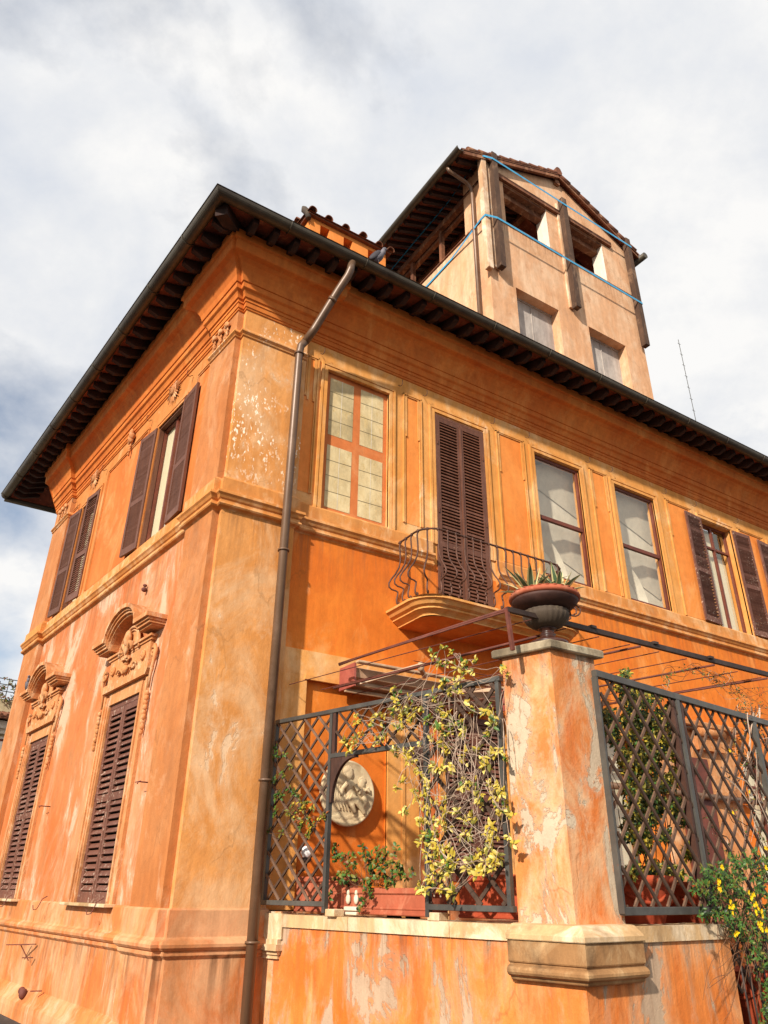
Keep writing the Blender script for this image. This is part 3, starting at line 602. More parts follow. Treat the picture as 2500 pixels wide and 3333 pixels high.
# sun reliefs over upper-left windows and tassel
def sun_relief(W):
    b = MB().use('relief')
    b.lathe([(.14, 0), (.13, .035), (.09, .05), (.001, .055)], n=20, M4=Matrix.Rotation(R_(90), 4, 'X'))
    b.ell((0, -.05, 0), (.095, .05, .11)); b.ell((0, -.10, -.01), (.016, .025, .035)); b.ell((-.035, -.095, .03), (.02, .012, .01)); b.ell((.035, -.095, .03), (.02, .012, .01)); b.ell((0, -.09, -.05), (.03, .014, .01))
    for k_ in range(24):
        a = 2*math.pi*k_/24; r1 = .29 if k_ % 2 else .24; d = Vector((math.cos(a), 0, math.sin(a))); p = Vector((-math.sin(a), 0, math.cos(a)))
        q0 = d*.13+Vector((0, -.02, 0)); q1 = d*r1+Vector((0, -.012, 0))
        b.add([q0+p*.022, q0-p*.022, q0+Vector((0, -.03, 0)), q1+p*.006, q1-p*.006, q1+Vector((0, -.01, 0))], [(0, 3, 5, 2), (2, 5, 4, 1), (3, 4, 5)])
    part('sun_relief', b, V, W)
for t in (2.58, 6.8): sun_relief(LF @ T(-t, -.02, 8.12))
def tassel(b, x, z, s=1.0):
    b.ell((x, -.05*s, z), (.04*s, .04*s, .06*s)); b.ell((x-.045*s, -.045*s, z-.02*s), (.025*s, .03*s, .04*s)); b.ell((x+.045*s, -.045*s, z-.02*s), (.025*s, .03*s, .04*s))
    b.tube([(x, -.03*s, z-.05*s), (x+.01*s, -.04*s, z-.16*s), (x, -.03*s, z-.3*s)], .014*s, 6)
    for k_ in range(4): b.ell((x+.012*s*(-1)**k_, -.035*s, z-.11*s-.05*s*k_), .022*s, 8)
b = MB().use('relief'); b.ell((0, -.06, .18), (.06, .05, .12)); b.ell((-.07, -.05, .1), (.04, .05, .07)); b.ell((.07, -.05, .1), (.04, .05, .07)); tassel(b, 0, .02, 1.2)
part('fleur_relief', b, V, LF @ T(-4.56, -.02, 7.98))
for xb in (0, -8.2):
    for x in (-.72, -.5, -.28): b = MB().use('relief'); tassel(b, x, 8.1, 1.0); part('capital_relief', b, V, LF @ T(xb, -.1, -.03))
# upper left-facade windows: shutters folded open --------------------
upleaf = leaf_mesh(.60, 2.46, 1.02, .05, 'brown', 62, slat=.054, th=.045); upleafR = mirror(upleaf)
def casement(W, w, h, mid=None, curtain=True, fmat='brown_red'):
    b = MB().use(fmat); f = .055
    b.box(-w/2, -w/2+f, -.03, .03, 0, h); b.box(w/2-f, w/2, -.03, .03, 0, h); b.box(-w/2+f, w/2-f, -.029, .029, 0, f); b.box(-w/2+f, w/2-f, -.029, .029, h-f, h)
    if mid == 'cross': b.box(-.03, .03, -.028, .028, f, h-f); b.box(-w/2+f, w/2-f, -.034, .027, h*.76, h*.76+.05)
    elif mid == 'v': b.box(-.03, .03, -.028, .028, f, h-f)
    elif mid == 'h': b.box(-w/2+f, w/2-f, -.034, .027, h*.455, h*.455+.075)
    o = part('window', b, V, W)
    g_ = MB().use('glass'); g_.quad((-w/2+f, 0, f), (w/2-f, 0, f), (w/2-f, 0, h-f), (-w/2+f, 0, h-f)); part('pane', g_, o, W)
    return o
for i, c in enumerate(UW):
    W = LF @ T(-c, .13, 5.12); o = casement(W, 1.17, 2.46, 'v')
    b = MB().use('curtain'); b.quad((-.55, .04, .02), (.55, .04, .02), (.55, .04, 2.44), (-.55, .04, 2.44)); part('curtain', b, o, W)
    b = MB().use('brown'); b.box(-.583, -.55, -.12, -.04, 0, 2.47); b.box(.55, .583, -.12, -.04, 0, 2.47); b.box(-.55, .55, -.12, -.04, 2.44, 2.47); part('casing', b, o, W)
    # left leaf (far side) and right leaf (near side); hinge at opening edges, opened outward
    part('shutter', None, o, LF @ T(-c-UH-.01, -.05, 5.13) @ Matrix.Rotation(R_(180+6), 4, 'Z'), mesh=upleaf)
    if i == 0: part('shutter', None, o, LF @ T(-c+UH+.01, -.05, 5.13) @ Matrix.Rotation(R_(180-3), 4, 'Z'), mesh=upleafR)
    else: part('shutter', None, o, LF @ T(-c+UH-.005, .0, 5.13) @ Matrix.Rotation(R_(6), 4, 'Z'), mesh=upleafR)
# painted (blind) window -----------------------------------------------
b = MB().use('fake_frame'); b.quad((1.56, .068, 5.1), (2.80, .068, 5.1), (2.80, .068, 7.76), (1.56, .068, 7.76))
pw = part('painted_window', b, V)
b = MB().use('fake_pane'); P4 = ((1.66, 2.12, 6.53, 7.66), (2.26, 2.72, 6.53, 7.66), (1.66, 2.12, 5.20, 6.33), (2.26, 2.72, 5.20, 6.33))
for x0, x1, z0, z1 in P4: b.quad((x0, .064, z0), (x1, .064, z0), (x1, .064, z1), (x0, .064, z1))
b.use('line')
for x0, x1, z0, z1 in P4:
    for k_ in (1, 2, 3):
        z = z0+(z1-z0)*k_/4; b.quad((x0, .061, z-.004), (x1, .061, z-.004+.01), (x1, .061, z+.004+.01), (x0, .061, z+.004))
    b.use('interior'); xm = (x0+x1)/2; b.quad((xm-.004, .0612, z0), (xm+.004, .0612, z0), (xm+.004, .0612, z1), (xm-.004, .0612, z1)); b.use('line')
part('painted_panes', b, pw)
# balcony door ---------------------------------------------------------------
doorleaf = leaf_mesh(.54, 3.94, 1.40, .062, 'brown', 62, slat=.052); doorleafR = mirror(doorleaf)
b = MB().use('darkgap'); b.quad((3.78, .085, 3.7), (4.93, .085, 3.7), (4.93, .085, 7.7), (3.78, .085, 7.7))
b.use('brown'); b.box(3.78, 3.815, -.02, .08, 3.7, 7.70); b.box(4.895, 4.93, -.02, .08, 3.7, 7.70); b.box(3.815, 4.895, -.02, .08, 7.65, 7.70)
dr = part('balcony_door', b, V)
part('shutter', None, dr, T(3.817, .015, 3.71), mesh=doorleaf); part('shutter', None, dr, T(4.893, .015, 3.71), mesh=doorleafR)
b = MB().use('brown'); b.box(4.335, 4.375, -.035, -.02, 3.75, 7.6); part('meeting_strip', b, dr)
# vaulted-room windows ---------------------------------------------------------
for (x0, x1) in ((6.23, 7.50), (8.53, 9.82)):
    W = T((x0+x1)/2, .07, 5.12); o = casement(W, x1-x0, 2.60, 'h')
    r = MB().use('interior'); h = 2.6; w2 = (x1-x0)/2; D = .40
    r.quad((-w2-.1, D, -.1), (w2+.5, D, -.1), (w2+.5, D, h+.3), (-w2-.1, D, h+.3))
    r.quad((w2+.5, .09, -.1), (w2+.5, D, -.1), (w2+.5, D, h+.3), (w2+.5, .09, h+.3)); r.quad((-w2-.1, .09, -.1), (-w2-.1, D, -.1), (-w2-.1, D, h+.3), (-w2-.1, .09, h+.3))
    r.quad((-w2-.1, .09, h+.3), (w2+.5, .09, h+.3), (w2+.5, D, h+.3), (-w2-.1, D, h+.3)); r.quad((-w2-.1, .09, -.1), (w2+.5, .09, -.1), (w2+.5, D, -.1), (-w2-.1, D, -.1))
    # vault webs: folded triangles springing from a corbel on the right, lunette arches on the back wall
    for zb in (.45, 1.75):
        ap = (w2+.3, D-.02, zb)
        r.add([ap, (-.05, .13, zb+.92), (w2+.5, .12, zb+.95), (-w2-.1, D-.02, zb+.6)], [(0, 1, 3), (0, 2, 1)])
    arc = [(-.35+.62*math.cos(math.pi*i/16), -.1+.95*math.sin(math.pi*i/16)) for i in range(17)]
    r.add([(a, D-.01, c) for a, c in arc]+[(a*1.14+.05, D-.16, c*1.16+.02) for a, c in arc], [(i, i+1, 18+i, 17+i) for i in range(16)], True)
    part('vaulted_room', r, o, W)
# shuttered window on the right ------------------------------------------------------
W = T(12.02, .16, 5.12); o = casement(W, 1.15, 2.60, 'cross')
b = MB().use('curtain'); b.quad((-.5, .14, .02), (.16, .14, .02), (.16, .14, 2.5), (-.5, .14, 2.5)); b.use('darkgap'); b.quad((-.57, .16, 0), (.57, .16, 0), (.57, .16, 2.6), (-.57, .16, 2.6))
b.use('curtain').quad((.1, .13, .02), (.56, .13, .02), (.56, .13, 1.9), (.1, .13, 1.9)); part('curtain', b, o, W)
sl_ = leaf_mesh(.62, 2.6, 1.2, .07, 'brown_worn', 58, slat=.062); slR = mirror(sl_)
part('shutter', None, o, T(11.43, -.05, 5.12) @ Matrix.Rotation(R_(184), 4, 'Z'), mesh=sl_)
part('shutter', None, o, T(12.62, -.05, 5.12) @ Matrix.Rotation(R_(176), 4, 'Z'), mesh=slR)
W = T(14.75, .0, 5.12); part('shutter', None, o, T(14.2, -.05, 5.12) @ Matrix.Rotation(R_(184), 4, 'Z'), mesh=sl_)
# ------------------------------------------------------------ balcony
def bal_plan(d, x0=2.75, x1=6.00, r=.34, n=6):
    """plan line from wall round the front to the wall, d = inset"""
    xa, xb, yf = x0+d, x1-d, -1.06+d; p = [(xa+.03, 0)]
    p.append((xa+.01, -.45))
    for i in range(n+1):
        a = math.pi+math.pi/2*i/n; p.append((xa+r+r*math.cos(a)*(1), yf+r+r*math.sin(a)))
    for i in range(n+1):
        a = 1.5*math.pi+math.pi/2*i/n; p.append((xb-r+r*math.cos(a), yf+r+r*math.sin(a)))
    p.append((xb-.01, -.45)); p.append((xb-.03, 0)); return p
b = MB().use('ochre')
pl_ = bal_plan(.10)
prof = [(.10, 3.70), (.10, 3.665), (.07, 3.655), (.05, 3.63), (.03, 3.60), (-.02, 3.575), (-.02, 3.55), (-.06, 3.535), (-.10, 3.51), (-.12, 3.49), (-.12, 3.47)]
# travel must keep outside on the right: wall(left) -> front -> wall(right)
b.sweep(pl_, prof, caps=False)
top = [(q[0], q[1], 3.70) for q in bal_plan(.0)]; bot = [(q[0], q[1], 3.47) for q in bal_plan(.22)]
b.use('trav').add(top, [tuple(range(len(top)))]); b.use('cornice').add(bot, [tuple(reversed(range(len(bot))))])
bal = part('balcony', b, V)
rl = bal_plan(.16, r=.30)
def resample(p, step):
    out = []; L_ = [0]
    for a, c in zip(p, p[1:]): L_.append(L_[-1]+math.dist(a, c))
    n = int(L_[-1]/step)
    for i in range(n+1):
        s_ = L_[-1]*i/n
        for j in range(len(p)-1):
            if L_[j] <= s_ <= L_[j+1]+1e-9:
                f = (s_-L_[j])/(L_[j+1]-L_[j]); a, c = Vector(p[j]), Vector(p[j+1]); q = a+(c-a)*f; d = (c-a).normalized(); out.append((q, Vector((d.y, -d.x)))); break
    return out
b = MB().use('iron')
b.tube([(q[0], q[1], 4.83) for q, _ in resample(rl, .08)], .016, 6)
b.tube([(q[0], q[1], 3.745) for q, _ in resample(rl, .08)], .012, 6)
for q, _ in resample(rl, .165)[1:-1]: b.ell((q.x, q.y, 4.825), (.026, .026, .03), 8)
rail = part('railing', b, bal)
S_ = [(0, 1.10), (.012, 1.02), (.004, .90), (.0, .78), (.02, .66), (.07, .54), (.13, .44), (.165, .36), (.16, .30), (.12, .27), (.07, .265), (.035, .25), (.04, .20), (.055, .13), (.05, .07), (.03, .045), (.012, .055), (.01, .08), (.026, .085)]
bb = MB().use('iron'); bb.tube([(0, -o_*1.25, z_) for o_, z_ in S_], .0135, 6); bme = bb.mesh('baluster')
for q, nn in resample(rl, .165)[1:-1]:
    part('baluster', None, bal, T(q.x, q.y, 3.73, math.atan2(nn.y, nn.x)+math.pi/2), mesh=bme)
# ------------------------------------------------------------ ground-floor details behind the trellis
b = MB().use('ochre')
for x0, x1, y in ((1.12, 1.50, -.03), (2.82, 3.05, -.03), (3.05, 3.10, -.045), (3.10, 3.34, -.03)): b.box(x0, x1, y, .02, -.6, 2.52 if x0 < 3 else 2.46)
b.box(1.12, 5.35, -.032, .02, 2.52, 2.86); b.box(1.46, 2.86, -.055, .02, 2.46, 2.52); b.box(1.12, 1.17, -.05, .02, -.6, 2.82)
b.use('fake_frame'); b.box(3.34, 3.72, -.012, .02, -.6, 2.46); b.use('ochre')
b.box(3.70, 3.80, -.05, .02, -.6, 2.40); b.box(5.0, 5.1, -.05, .02, -.6, 2.40)
b.box(6.85, 6.95, -.04, .02, 0, 2.45); b.box(7.95, 8.05, -.04, .02, 0, 2.45); b.box(6.85, 8.05, -.045, .02, 2.35, 2.5)
part('door_surround', b, V)
gl_ = leaf_mesh(.58, 2.25, 1.1, .06, 'brown_worn', 58, slat=.052); glR = mirror(gl_)
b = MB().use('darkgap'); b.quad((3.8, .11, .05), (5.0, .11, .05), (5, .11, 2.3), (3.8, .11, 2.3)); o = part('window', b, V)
part('shutter', None, o, T(3.815, .02, .05), mesh=gl_); part('shutter', None, o, T(4.985, .02, .05), mesh=glR)
W = T(7.45, .15, .1); o = casement(W, 1.0, 2.25, 'cross', fmat='steel'); b = MB().use('curtain'); b.quad((-.48, .08, 0), (.48, .08, 0), (.48, .08, 2.2), (-.48, .08, 2.2)); part('curtain', b, o, W)
W = T(11.8, .15, .1); o = casement(W, 1.2, 2.25, 'cross', fmat='brown_red'); b = MB().use('curtain'); b.quad((-.58, .08, 0), (.58, .08, 0), (.58, .08, 2.2), (-.58, .08, 2.2)); part('curtain', b, o, W)
# pedimented hood right behind the long trellis
b = MB().use('relief'); b.box(8.6, 10.9, -.03, .02, -.3, 2.75); b.bbox(8.4, 11.0, -.22, .02, 2.75, 2.86, .02); b.box(9.7, 10.5, -.14, .02, 2.35, 2.75); b.tube([(9.7, -.14, 2.68), (10.5, -.14, 2.68)], .09, 10); part('stone_door_case', b, V)
b = MB().use('brown_red'); b.box(9.05, 10.0, -.06, .0, -.3, 2.2); part('door', b, V)
b = MB().use('r_orange'); b.box(4.9, 5.3, -.03, .02, -.5, 2.0)
# service pipes along the facade
b = MB().use('pipe')
b.tube([(6.6, -.12, 2.62), (10.7, -.12, 2.78)], .05, 10); b.tube([(6.4, -.12, 1.52), (13.0, -.12, 1.52)], .055, 10); part('service_pipe', b, V)
# brackets and fittings on the left facade
for (t, z, lbl) in ((4.7, -.85, 1), (4.4, -1.0, 0), (3.7, -1.35, 0)):
    b = MB().use('rust'); L_ = .32 if lbl else .16
    b.bar((-.0, -.02, 0), (-L_*.3, -L_, 0), .03, .012)
    if lbl: b.bar((.3, -.02, .02), (-L_*.3, -L_, 0), .03, .012); b.bar((.1, -.02, -.2), (.02, -.15, 0), .02, .01)
    part('iron_bracket', b, V, LF @ T(-t, -.03, z))
for (t, z) in ((1.05, 1.12), (5.25, 1.12)):
    b = MB().use('rust'); b.tube([(0, 0, 0), (0, -.16, 0), (0, -.17, -.03)], .009, 5); b.tube([(-.1, -.16, 0), (.08, -.16, 0)], .006, 5); part('shutter_catch', b, V, LF @ T(-t, 0, z))
for t in (1.85, 4.17, 6.1):
    b = MB().use('rust'); b.tube([(.12, -.02, .10), (0, -.05, .06), (0, -.07, .0), (.0, -.10, -.07), (-.03, -.14, -.08), (-.05, -.15, -.02)], .007, 5); part('hook', b, V, LF @ T(-t, -.1, -.30))
b = MB().use('rust'); b.ell((0, -.05, 0), (.035, .05, .04)); b.ell((0, -.05, .07), (.025, .035, .025)); part('insulator', b, V, LF @ T(-2.34, 0, 4.12))
b = MB().use('rust'); b.ell((0, -.05, 0), (.06, .06, .07)); b.ell((-.09, -.05, .03), (.05, .05, .05)); part('insulator', b, V, LF @ T(-4.37, -.05, -1.44))
# open shutter seen edge-on beyond the far corner
# ------------------------------------------------------------ chimney
ch = MB().use('panel')
ch.wall(1.16, 2.88, 9.0, 11.42, [(x, x+.20, 11.10, 11.335, .25) for x in (1.38, 1.90, 2.46)], y=.3)
for x in (1.16, 2.88): ch.quad((x, .3, 9), (x, 1.1, 9), (x, 1.1, 11.42), (x, .3, 11.42))
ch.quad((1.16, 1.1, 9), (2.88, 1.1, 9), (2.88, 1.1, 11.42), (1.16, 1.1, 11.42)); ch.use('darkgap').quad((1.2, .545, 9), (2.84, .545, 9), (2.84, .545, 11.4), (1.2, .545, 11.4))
chim = part('chimney', ch, roof)
def barrel(mb, p, q, r, t=.014, n=8):      # hollow half-round clay tile
    p, q = Vector(p), Vector(q); d = (q-p).normalized(); sd = d.cross(Vector((0, 0, 1))).normalized(); up = sd.cross(d); v = []
    for c, k1 in ((p, 1), (q, .88)):
        for rr in (r*k1, (r-t)*k1):
            for i_ in range(n+1): a_ = math.pi*i_/n; v.append(c+sd*math.cos(a_)*rr+up*math.sin(a_)*rr)
    m = n+1; f = []
    for i_ in range(n): f += [(i_, i_+1, 2*m+i_+1, 2*m+i_), (m+i_, 3*m+i_, 3*m+i_+1, m+i_+1), (i_, m+i_, m+i_+1, i_+1), (2*m+i_, 2*m+i_+1, 3*m+i_+1, 3*m+i_)]
    mb.add(v, f, False)
b = MB().use('tile'); b.bbox(1.08, 2.96, .22, 1.18, 11.42, 11.45, .008)
for i in range(6):
    x = 1.08+i*.376; b.add([(x, .18, 11.452), (x+.376 if i < 5 else x+.02, .18, 11.452), (x+.376 if i < 5 else x+.02, .70, 11.56), (x, .70, 11.56)], [(0, 1, 2, 3)])
for i, x in enumerate((1.14, 1.50, 1.88, 2.27, 2.66, 2.93)):
    z_ = 11.47+random.uniform(-.01, .015); barrel(b, (x, .17+random.uniform(-.02, .02), z_), (x+random.uniform(-.02, .02), .72, z_+.13), .085); barrel(b, (x, 1.25, z_-.01), (x, .70, z_+.12), .085)
barrel(b, (1.02, .71, 11.60), (1.95, .71, 11.61), .10); barrel(b, (1.9, .71, 11.60), (3.02, .71, 11.61), .10)
b.use('urn').tube([(1.10, .26, 11.30), (1.09, .30, 11.48), (1.05, .36, 11.60), (1.02, .38, 11.68)], [.05, .06, .075, .03], 8)
part('chimney_cap', b, roof)
for x in (13.9, 14.3): 
    b = MB().use('tile'); b.tube([(x, -.3, 10.1), (x+.3, .8, 10.6)], .12, 10); part('hip_tile', b, roof)
b = MB().use('tile'); b.tube([(-.86, -.86, 9.42), (-.60, -.60, 9.52)], [.11, .12], 10); part('hip_tile', b, roof)
# ------------------------------------------------------------ tower
TX, TY = 6.86, 1.5; TW, TD = 5.98, 5.4
tw = thing('tower', 'pale peach rooftop tower with open timber loggia under a tiled gable roof', 'tower', T(TX, TY, 9))
b = MB().use('tower')
W0 = T(TX, TY, 0)
w1 = (.86, 2.42, 11.6, 14.11, .30); w2 = (3.57, 5.10, 11.6, 14.11, .30)
b.wall(0, TW, 8.5, 16.36, [w1, w2]); 
b.quad((0, 0, 8.5), (0, TD, 8.5), (0, TD, 16.2), (0, 0, 16.2)); b.quad((TW, 0, 8.5), (TW, TD, 8.5), (TW, TD, 16.2), (TW, 0, 16.2)); b.quad((0, TD, 8.5), (TW, TD, 8.5), (TW, TD, 16.2), (0, TD, 16.2))
b.quad((0, 0, 16.1), (TW, 0, 16.1), (TW, TD, 16.1), (0, TD, 16.1))
PI_ = [(0, .72), (2.40, 3.27), (4.78, TW)]
for a, c in PI_:
    b.wall(a, c, 16.36, 18.05, [])
th = .42
for a, c in PI_:
    for x in ((c,) if a == 0 else (a,) if c == TW else (a, c)): rv = MB().use('white_rev'); rv.quad((x, .004, 16.36), (x, th, 16.36), (x, th, 18.05), (x, .004, 18.05)); part('reveal', rv, tw, W0)
b.use('tower')
for a, c in PI_: b.quad((a, th, 16.3), (c, th, 16.3), (c, th, 18.05), (a, th, 18.05))
# parapet inner + left side pier
b.box(.0, th, .0+.003, .90, 16.2, 17.75); b.box(0, th, TD-.8, TD, 16.2, 17.75); b.box(TW-th, TW-.003, .003, TD, 16.2, 18.0); b.box(.0+.003, TW, TD-.3, TD-.003, 16.2, 18.0)
# gable triangle
zs_ = lambda x: 18.38+(x if x < TW/2 else TW-x)*.435
b.add([(0, 0, 18.04), (TW, 0, 18.04), (TW, 0, zs_(TW)), (TW/2, 0, zs_(TW/2)), (0, 0, zs_(0))], [(0, 1, 2, 3, 4)])
b.add([(0, .3, 18.04), (TW, .3, 18.04), (TW, .3, zs_(TW)), (TW/2, .3, zs_(TW/2)), (0, .3, zs_(0))], [(4, 3, 2, 1, 0)])
b.quad((0, 0, 18.04), (TW, 0, 18.04), (TW, .3, 18.04), (0, .3, 18.04)); b.quad((0, 0, 17.9), (0, .9, 17.9), (0, .9, 18.38), (0, 0, 18.38))
part('wall', b, tw, W0)
b = MB().use('tile')
for i in range(24):
    x = .02+i*.2465; b.bbox(x, x+.235, -.045, .12, 16.355+random.uniform(-.004, .004), 16.40, .008)
for i in range(21): y = .02+i*.25; b.bbox(-.045, .12, y, y+.24, 16.20, 16.245, .008)
part('parapet_tiles', b, tw, W0)
b = MB().use('timber'); b.bar((.45, -.03, 18.13), (5.15, -.03, 18.13), .12, .17); b.bar((.05, .3, 17.86), (TW, .3, 17.86), .2, .2); b.bar((.45, .12, 18.0), (5.2, .12, 18.0), .2, .1)
part('lintel_beam', b, tw, W0)
b = MB().use('timber'); b.bar((.12, .5, 17.83), (.12, TD, 17.83), .16, .2); b.bar((.3, .5, 17.7), (.3, TD, 17.7), .12, .14); part('lintel_beam', b, tw, W0)
for y in (2.2, 3.7): b = MB().use('timber'); b.bar((.18, y, 16.2), (.18, y, 17.75), .12); part('post', b, tw, W0)
for w_ in (w1, w2):
    b = MB().use('grey_panel'); b.quad((w_[0], .295, w_[2]), (w_[1], .295, w_[2]), (w_[1], .295, w_[3]), (w_[0], .295, w_[3])); b.box(w_[0], w_[1], .26, .30, w_[3]-.05, w_[3]-.003); b.box((w_[0]+w_[1])/2-.015, (w_[0]+w_[1])/2+.015, .275, .297, w_[2], w_[3]-.05); part('window_board', b, tw, W0)
# tower roof
OVL, OVR = .92, .42
def rz(x): return 18.44+(x if x <= TW/2 else TW-x)*.435
b = MB().use('soffit')
for x0, x1 in ((-OVL, TW/2), (TW/2, TW+OVR)):
    b.quad((x0, -.16, rz(x0)), (x1, -.16, rz(x1)), (x1, TD+.4, rz(x1)), (x0, TD+.4, rz(x0)))
b.use('tile')
for x0, x1 in ((-OVL, TW/2), (TW/2, TW+OVR)):
    b.quad((x0, -.2, rz(x0)+.06), (x1, -.2, rz(x1)+.06), (x1, TD+.4, rz(x1)+.06), (x0, TD+.4, rz(x0)+.06)); b.quad((x0, -.2, rz(x0)), (x1, -.2, rz(x1)), (x1, -.2, rz(x1)+.06), (x0, -.2, rz(x0)+.06))
# rake tiles, stepping like laid courses
for sgn, L_ in ((-1, TW/2+OVL), (1, TW/2+OVR)):
    n = int(L_/.40)
    for i in range(n):
        xa = TW/2+sgn*(i*.40); xb = TW/2+sgn*(i*.40+.46)
        b.tube([(xa, -.14, rz(xa)+.075), (xb, -.14, rz(xb)+.105)], [.075, .095], 8); b.tube([(xa, .1, rz(xa)+.075), (xb, .1, rz(xb)+.105)], [.08, .09], 8)
b.tube([(TW/2, -.22, rz(TW/2)+.12), (TW/2, TD, rz(TW/2)+.12)], .13, 10); b.tube([(TW/2, -.2, rz(TW/2)+.2), (TW/2, .1, rz(TW/2)+.24)], [.12, .10], 10)
for i in range(22):
    y = .3+i*.24
    for xa in (-OVL, TW+OVR): b.tube([(xa, y, rz(xa)+.09), (TW/2, y, rz(TW/2)+.09)], .075, 6)
trf = part('roof', b, tw, W0)
b = MB().use('timber'); 
b.bar((-OVL+.05, -.15, rz(-OVL)-.05), (TW/2, -.15, rz(TW/2)-.05), .07, .13); b.bar((TW/2, -.15, rz(TW/2)-.05), (TW+OVR-.05, -.15, rz(TW+OVR)-.05), .05, .08); part('rake_board', b, trf, W0)
for i in range(17):
    y = .12+i*.32; b = MB().use('rafter'); b.bar((-OVL+.08, y, rz(-OVL+.08)-.08), (TW/2, y, rz(TW/2)-.08), .11, .13); part('rafter', b, trf, W0)
for i in range(0, 17, 2):
    y = .12+i*.32; b = MB().use('rafter'); b.bar((TW+OVR-.1, y, rz(TW+OVR)-.05), (TW/2, y, rz(TW/2)-.08), .11, .13); part('rafter', b, trf, W0)
b = MB().use('timber'); b.bar((TW/2, -.1, rz(TW/2)-.2), (TW/2, TD, rz(TW/2)-.2), .18, .22); b.bar((TW/4, .3, rz(TW/4)-.2), (TW/4, TD, rz(TW/4)-.2), .14, .16); b.bar((TW*.75, .3, rz(TW/4)-.2), (TW*.75, TD, rz(TW/4)-.2), .14, .16); part('purlin', b, trf, W0)
b = MB().use('gutter'); go_ = (-OVL-.06, rz(-OVL)-.02)
for i in range(13): pass
n = 12; v = []
for y in (-.22, TD+.4):
    for i in range(n+1): a = math.pi*i/n; v.append((go_[0]-.115*math.cos(a), y, go_[1]+.03-.115*math.sin(a)))
    for i in range(n+1): a = math.pi*(1-i/n); v.append((go_[0]-.1*math.cos(a), y, go_[1]+.03-.1*math.sin(a)))
m_ = 2*(n+1); b.add(v, [(i, i+1, m_+i+1, m_+i) for i in range(m_-1)]+[(m_-1, 0, m_, 2*m_-1)]+[tuple(range(m_)), tuple(range(m_, 2*m_))], False); part('gutter', b, tw, W0)
b = MB().use('gutter'); b.tube([(TW+OVR+.06, -.35, rz(TW+OVR)-.05), (TW+OVR+.06, TD, rz(TW+OVR)-.05)], .11, 12); part('gutter', b, tw, W0)
b = MB().use('pipe'); b.tube([(-OVL-.02, .42, rz(-OVL)-.1), (-OVL+.05, .42, rz(-OVL)-.2), (-.28, .40, 17.75), (-.14, .38, 17.60), (-.12, .38, 17.4), (-.12, .38, 9)], .055, 12); part('downpipe', b, tw, W0)
# shoring timbers and straps (each its own thing)
def beam(name, label, x0, x1, y0, y1, z0, z1, mat, pale=None):
    t_ = thing(name, label, 'timber beam', T(TX+(x0+x1)/2, TY+y0, z0), 'shoring timbers strapped to the tower')
    m_ = MB().use(mat); 
    m_.bbox(x0, x1, y0, y1, z0, z1, .012)
    part('timber', m_, t_, W0)
    if pale:
        q = MB().use(pale[4]); q.bbox(pale[0], pale[1], pale[2], pale[3], z0+.06, z1-.12, .01); part('backing_board', q, t_, W0)
    return t_
beam('shoring_beam', 'tall grey-brown timber strapped to the tower corner, second from its left edge', .16, .34, -.25, -.075, 14.32, 18.72, 'timber_grey', (.10, .30, -.07, -.004, 'timber_pale'))
beam('shoring_beam', 'split timber strapped between the two open loggia windows', 2.90, 3.08, -.25, -.075, 14.34, 18.66, 'timber_grey', (2.84, 3.0, -.07, -.004, 'timber_pale'))
beam('shoring_beam', 'rightmost timber strapped at the right edge of the tower', 5.74, 5.92, -.25, -.075, 14.32, 18.68, 'timber_grey')
beam('shoring_beam', 'pale painted timber strapped at the left edge of the tower corner', -.19, -.02, -.16, .0, 14.15, 18.5, 'timber_pale')
b = MB().use('timber')      # zig-zag edge boards at the corner
for z in (18.15, 16.9, 16.72, 16.42, 16.15):
    b.bar((-.03, -.02, z), (.06, -.04, z+.09), .03, .03); b.bar((.06, -.04, z+.09), (.17, -.02, z), .03, .03)
part('corner_board', b, tw, W0)
def strap(z, label):
    pts = [(-.02, TD+.02, z-.22), (-.03, 1.5, z-.05), (-.2, .02, z), (-.2, -.17, z), (.15, -.262, z+.02), (.35, -.262, z+.02), (2.89, -.262, z), (3.09, -.262, z), (5.73, -.262, z-.02), (5.93, -.262, z-.02), (TW+.01, -.02, z), (TW+.01, TD, z)]
    m_ = MB().use('strap')
    for p, q in zip(pts, pts[1:]):
        p, q = Vector(p), Vector(q); m_.add([p-Vector((0, 0, .036)), q-Vector((0, 0, .036)), q+Vector((0, 0, .036)), p+Vector((0, 0, .036))], [(0, 1, 2, 3)])
        d = (q-p).normalized(); nn = Vector((d.y, -d.x, 0))*.004
        m_.add([p-Vector((0, 0, .036))+nn, q-Vector((0, 0, .036))+nn, q+Vector((0, 0, .036))+nn, p+Vector((0, 0, .036))+nn], [(3, 2, 1, 0)])
    o = part('ratchet_strap', m_, None, W0); return tag(o, label, 'strap', 'blue straps round the tower')
strap(18.35, 'blue strap round the tower above the open loggia windows'); strap(15.98, 'blue strap round the tower below the loggia parapet')
# ------------------------------------------------------------ terrace wall
TA, TB = Vector((1.10, -.10)), Vector((2.02, -3.78)); TC2 = Vector((2.55, -4.17)); TE = Vector((4.17, -3.97))
def off2(p, d, o): n_ = Vector((d.y, -d.x)); return p+n_*o
K = Vector((2.065, -4.06))     # outer wall corner under the pillar
A0 = Vector((1.14, -.1)); E1 = Vector((4.17, -3.93))
dl = (K-A0).normalized(); dr_ = (E1-K).normalized()
twall = thing('terrace_wall', 'peeling orange terrace wall with pale stone coping in front of the villa', 'wall', T(K.x, K.y, -1.75))
path = [tuple(A0), tuple(K), tuple(E1), (4.3, -3.0)]
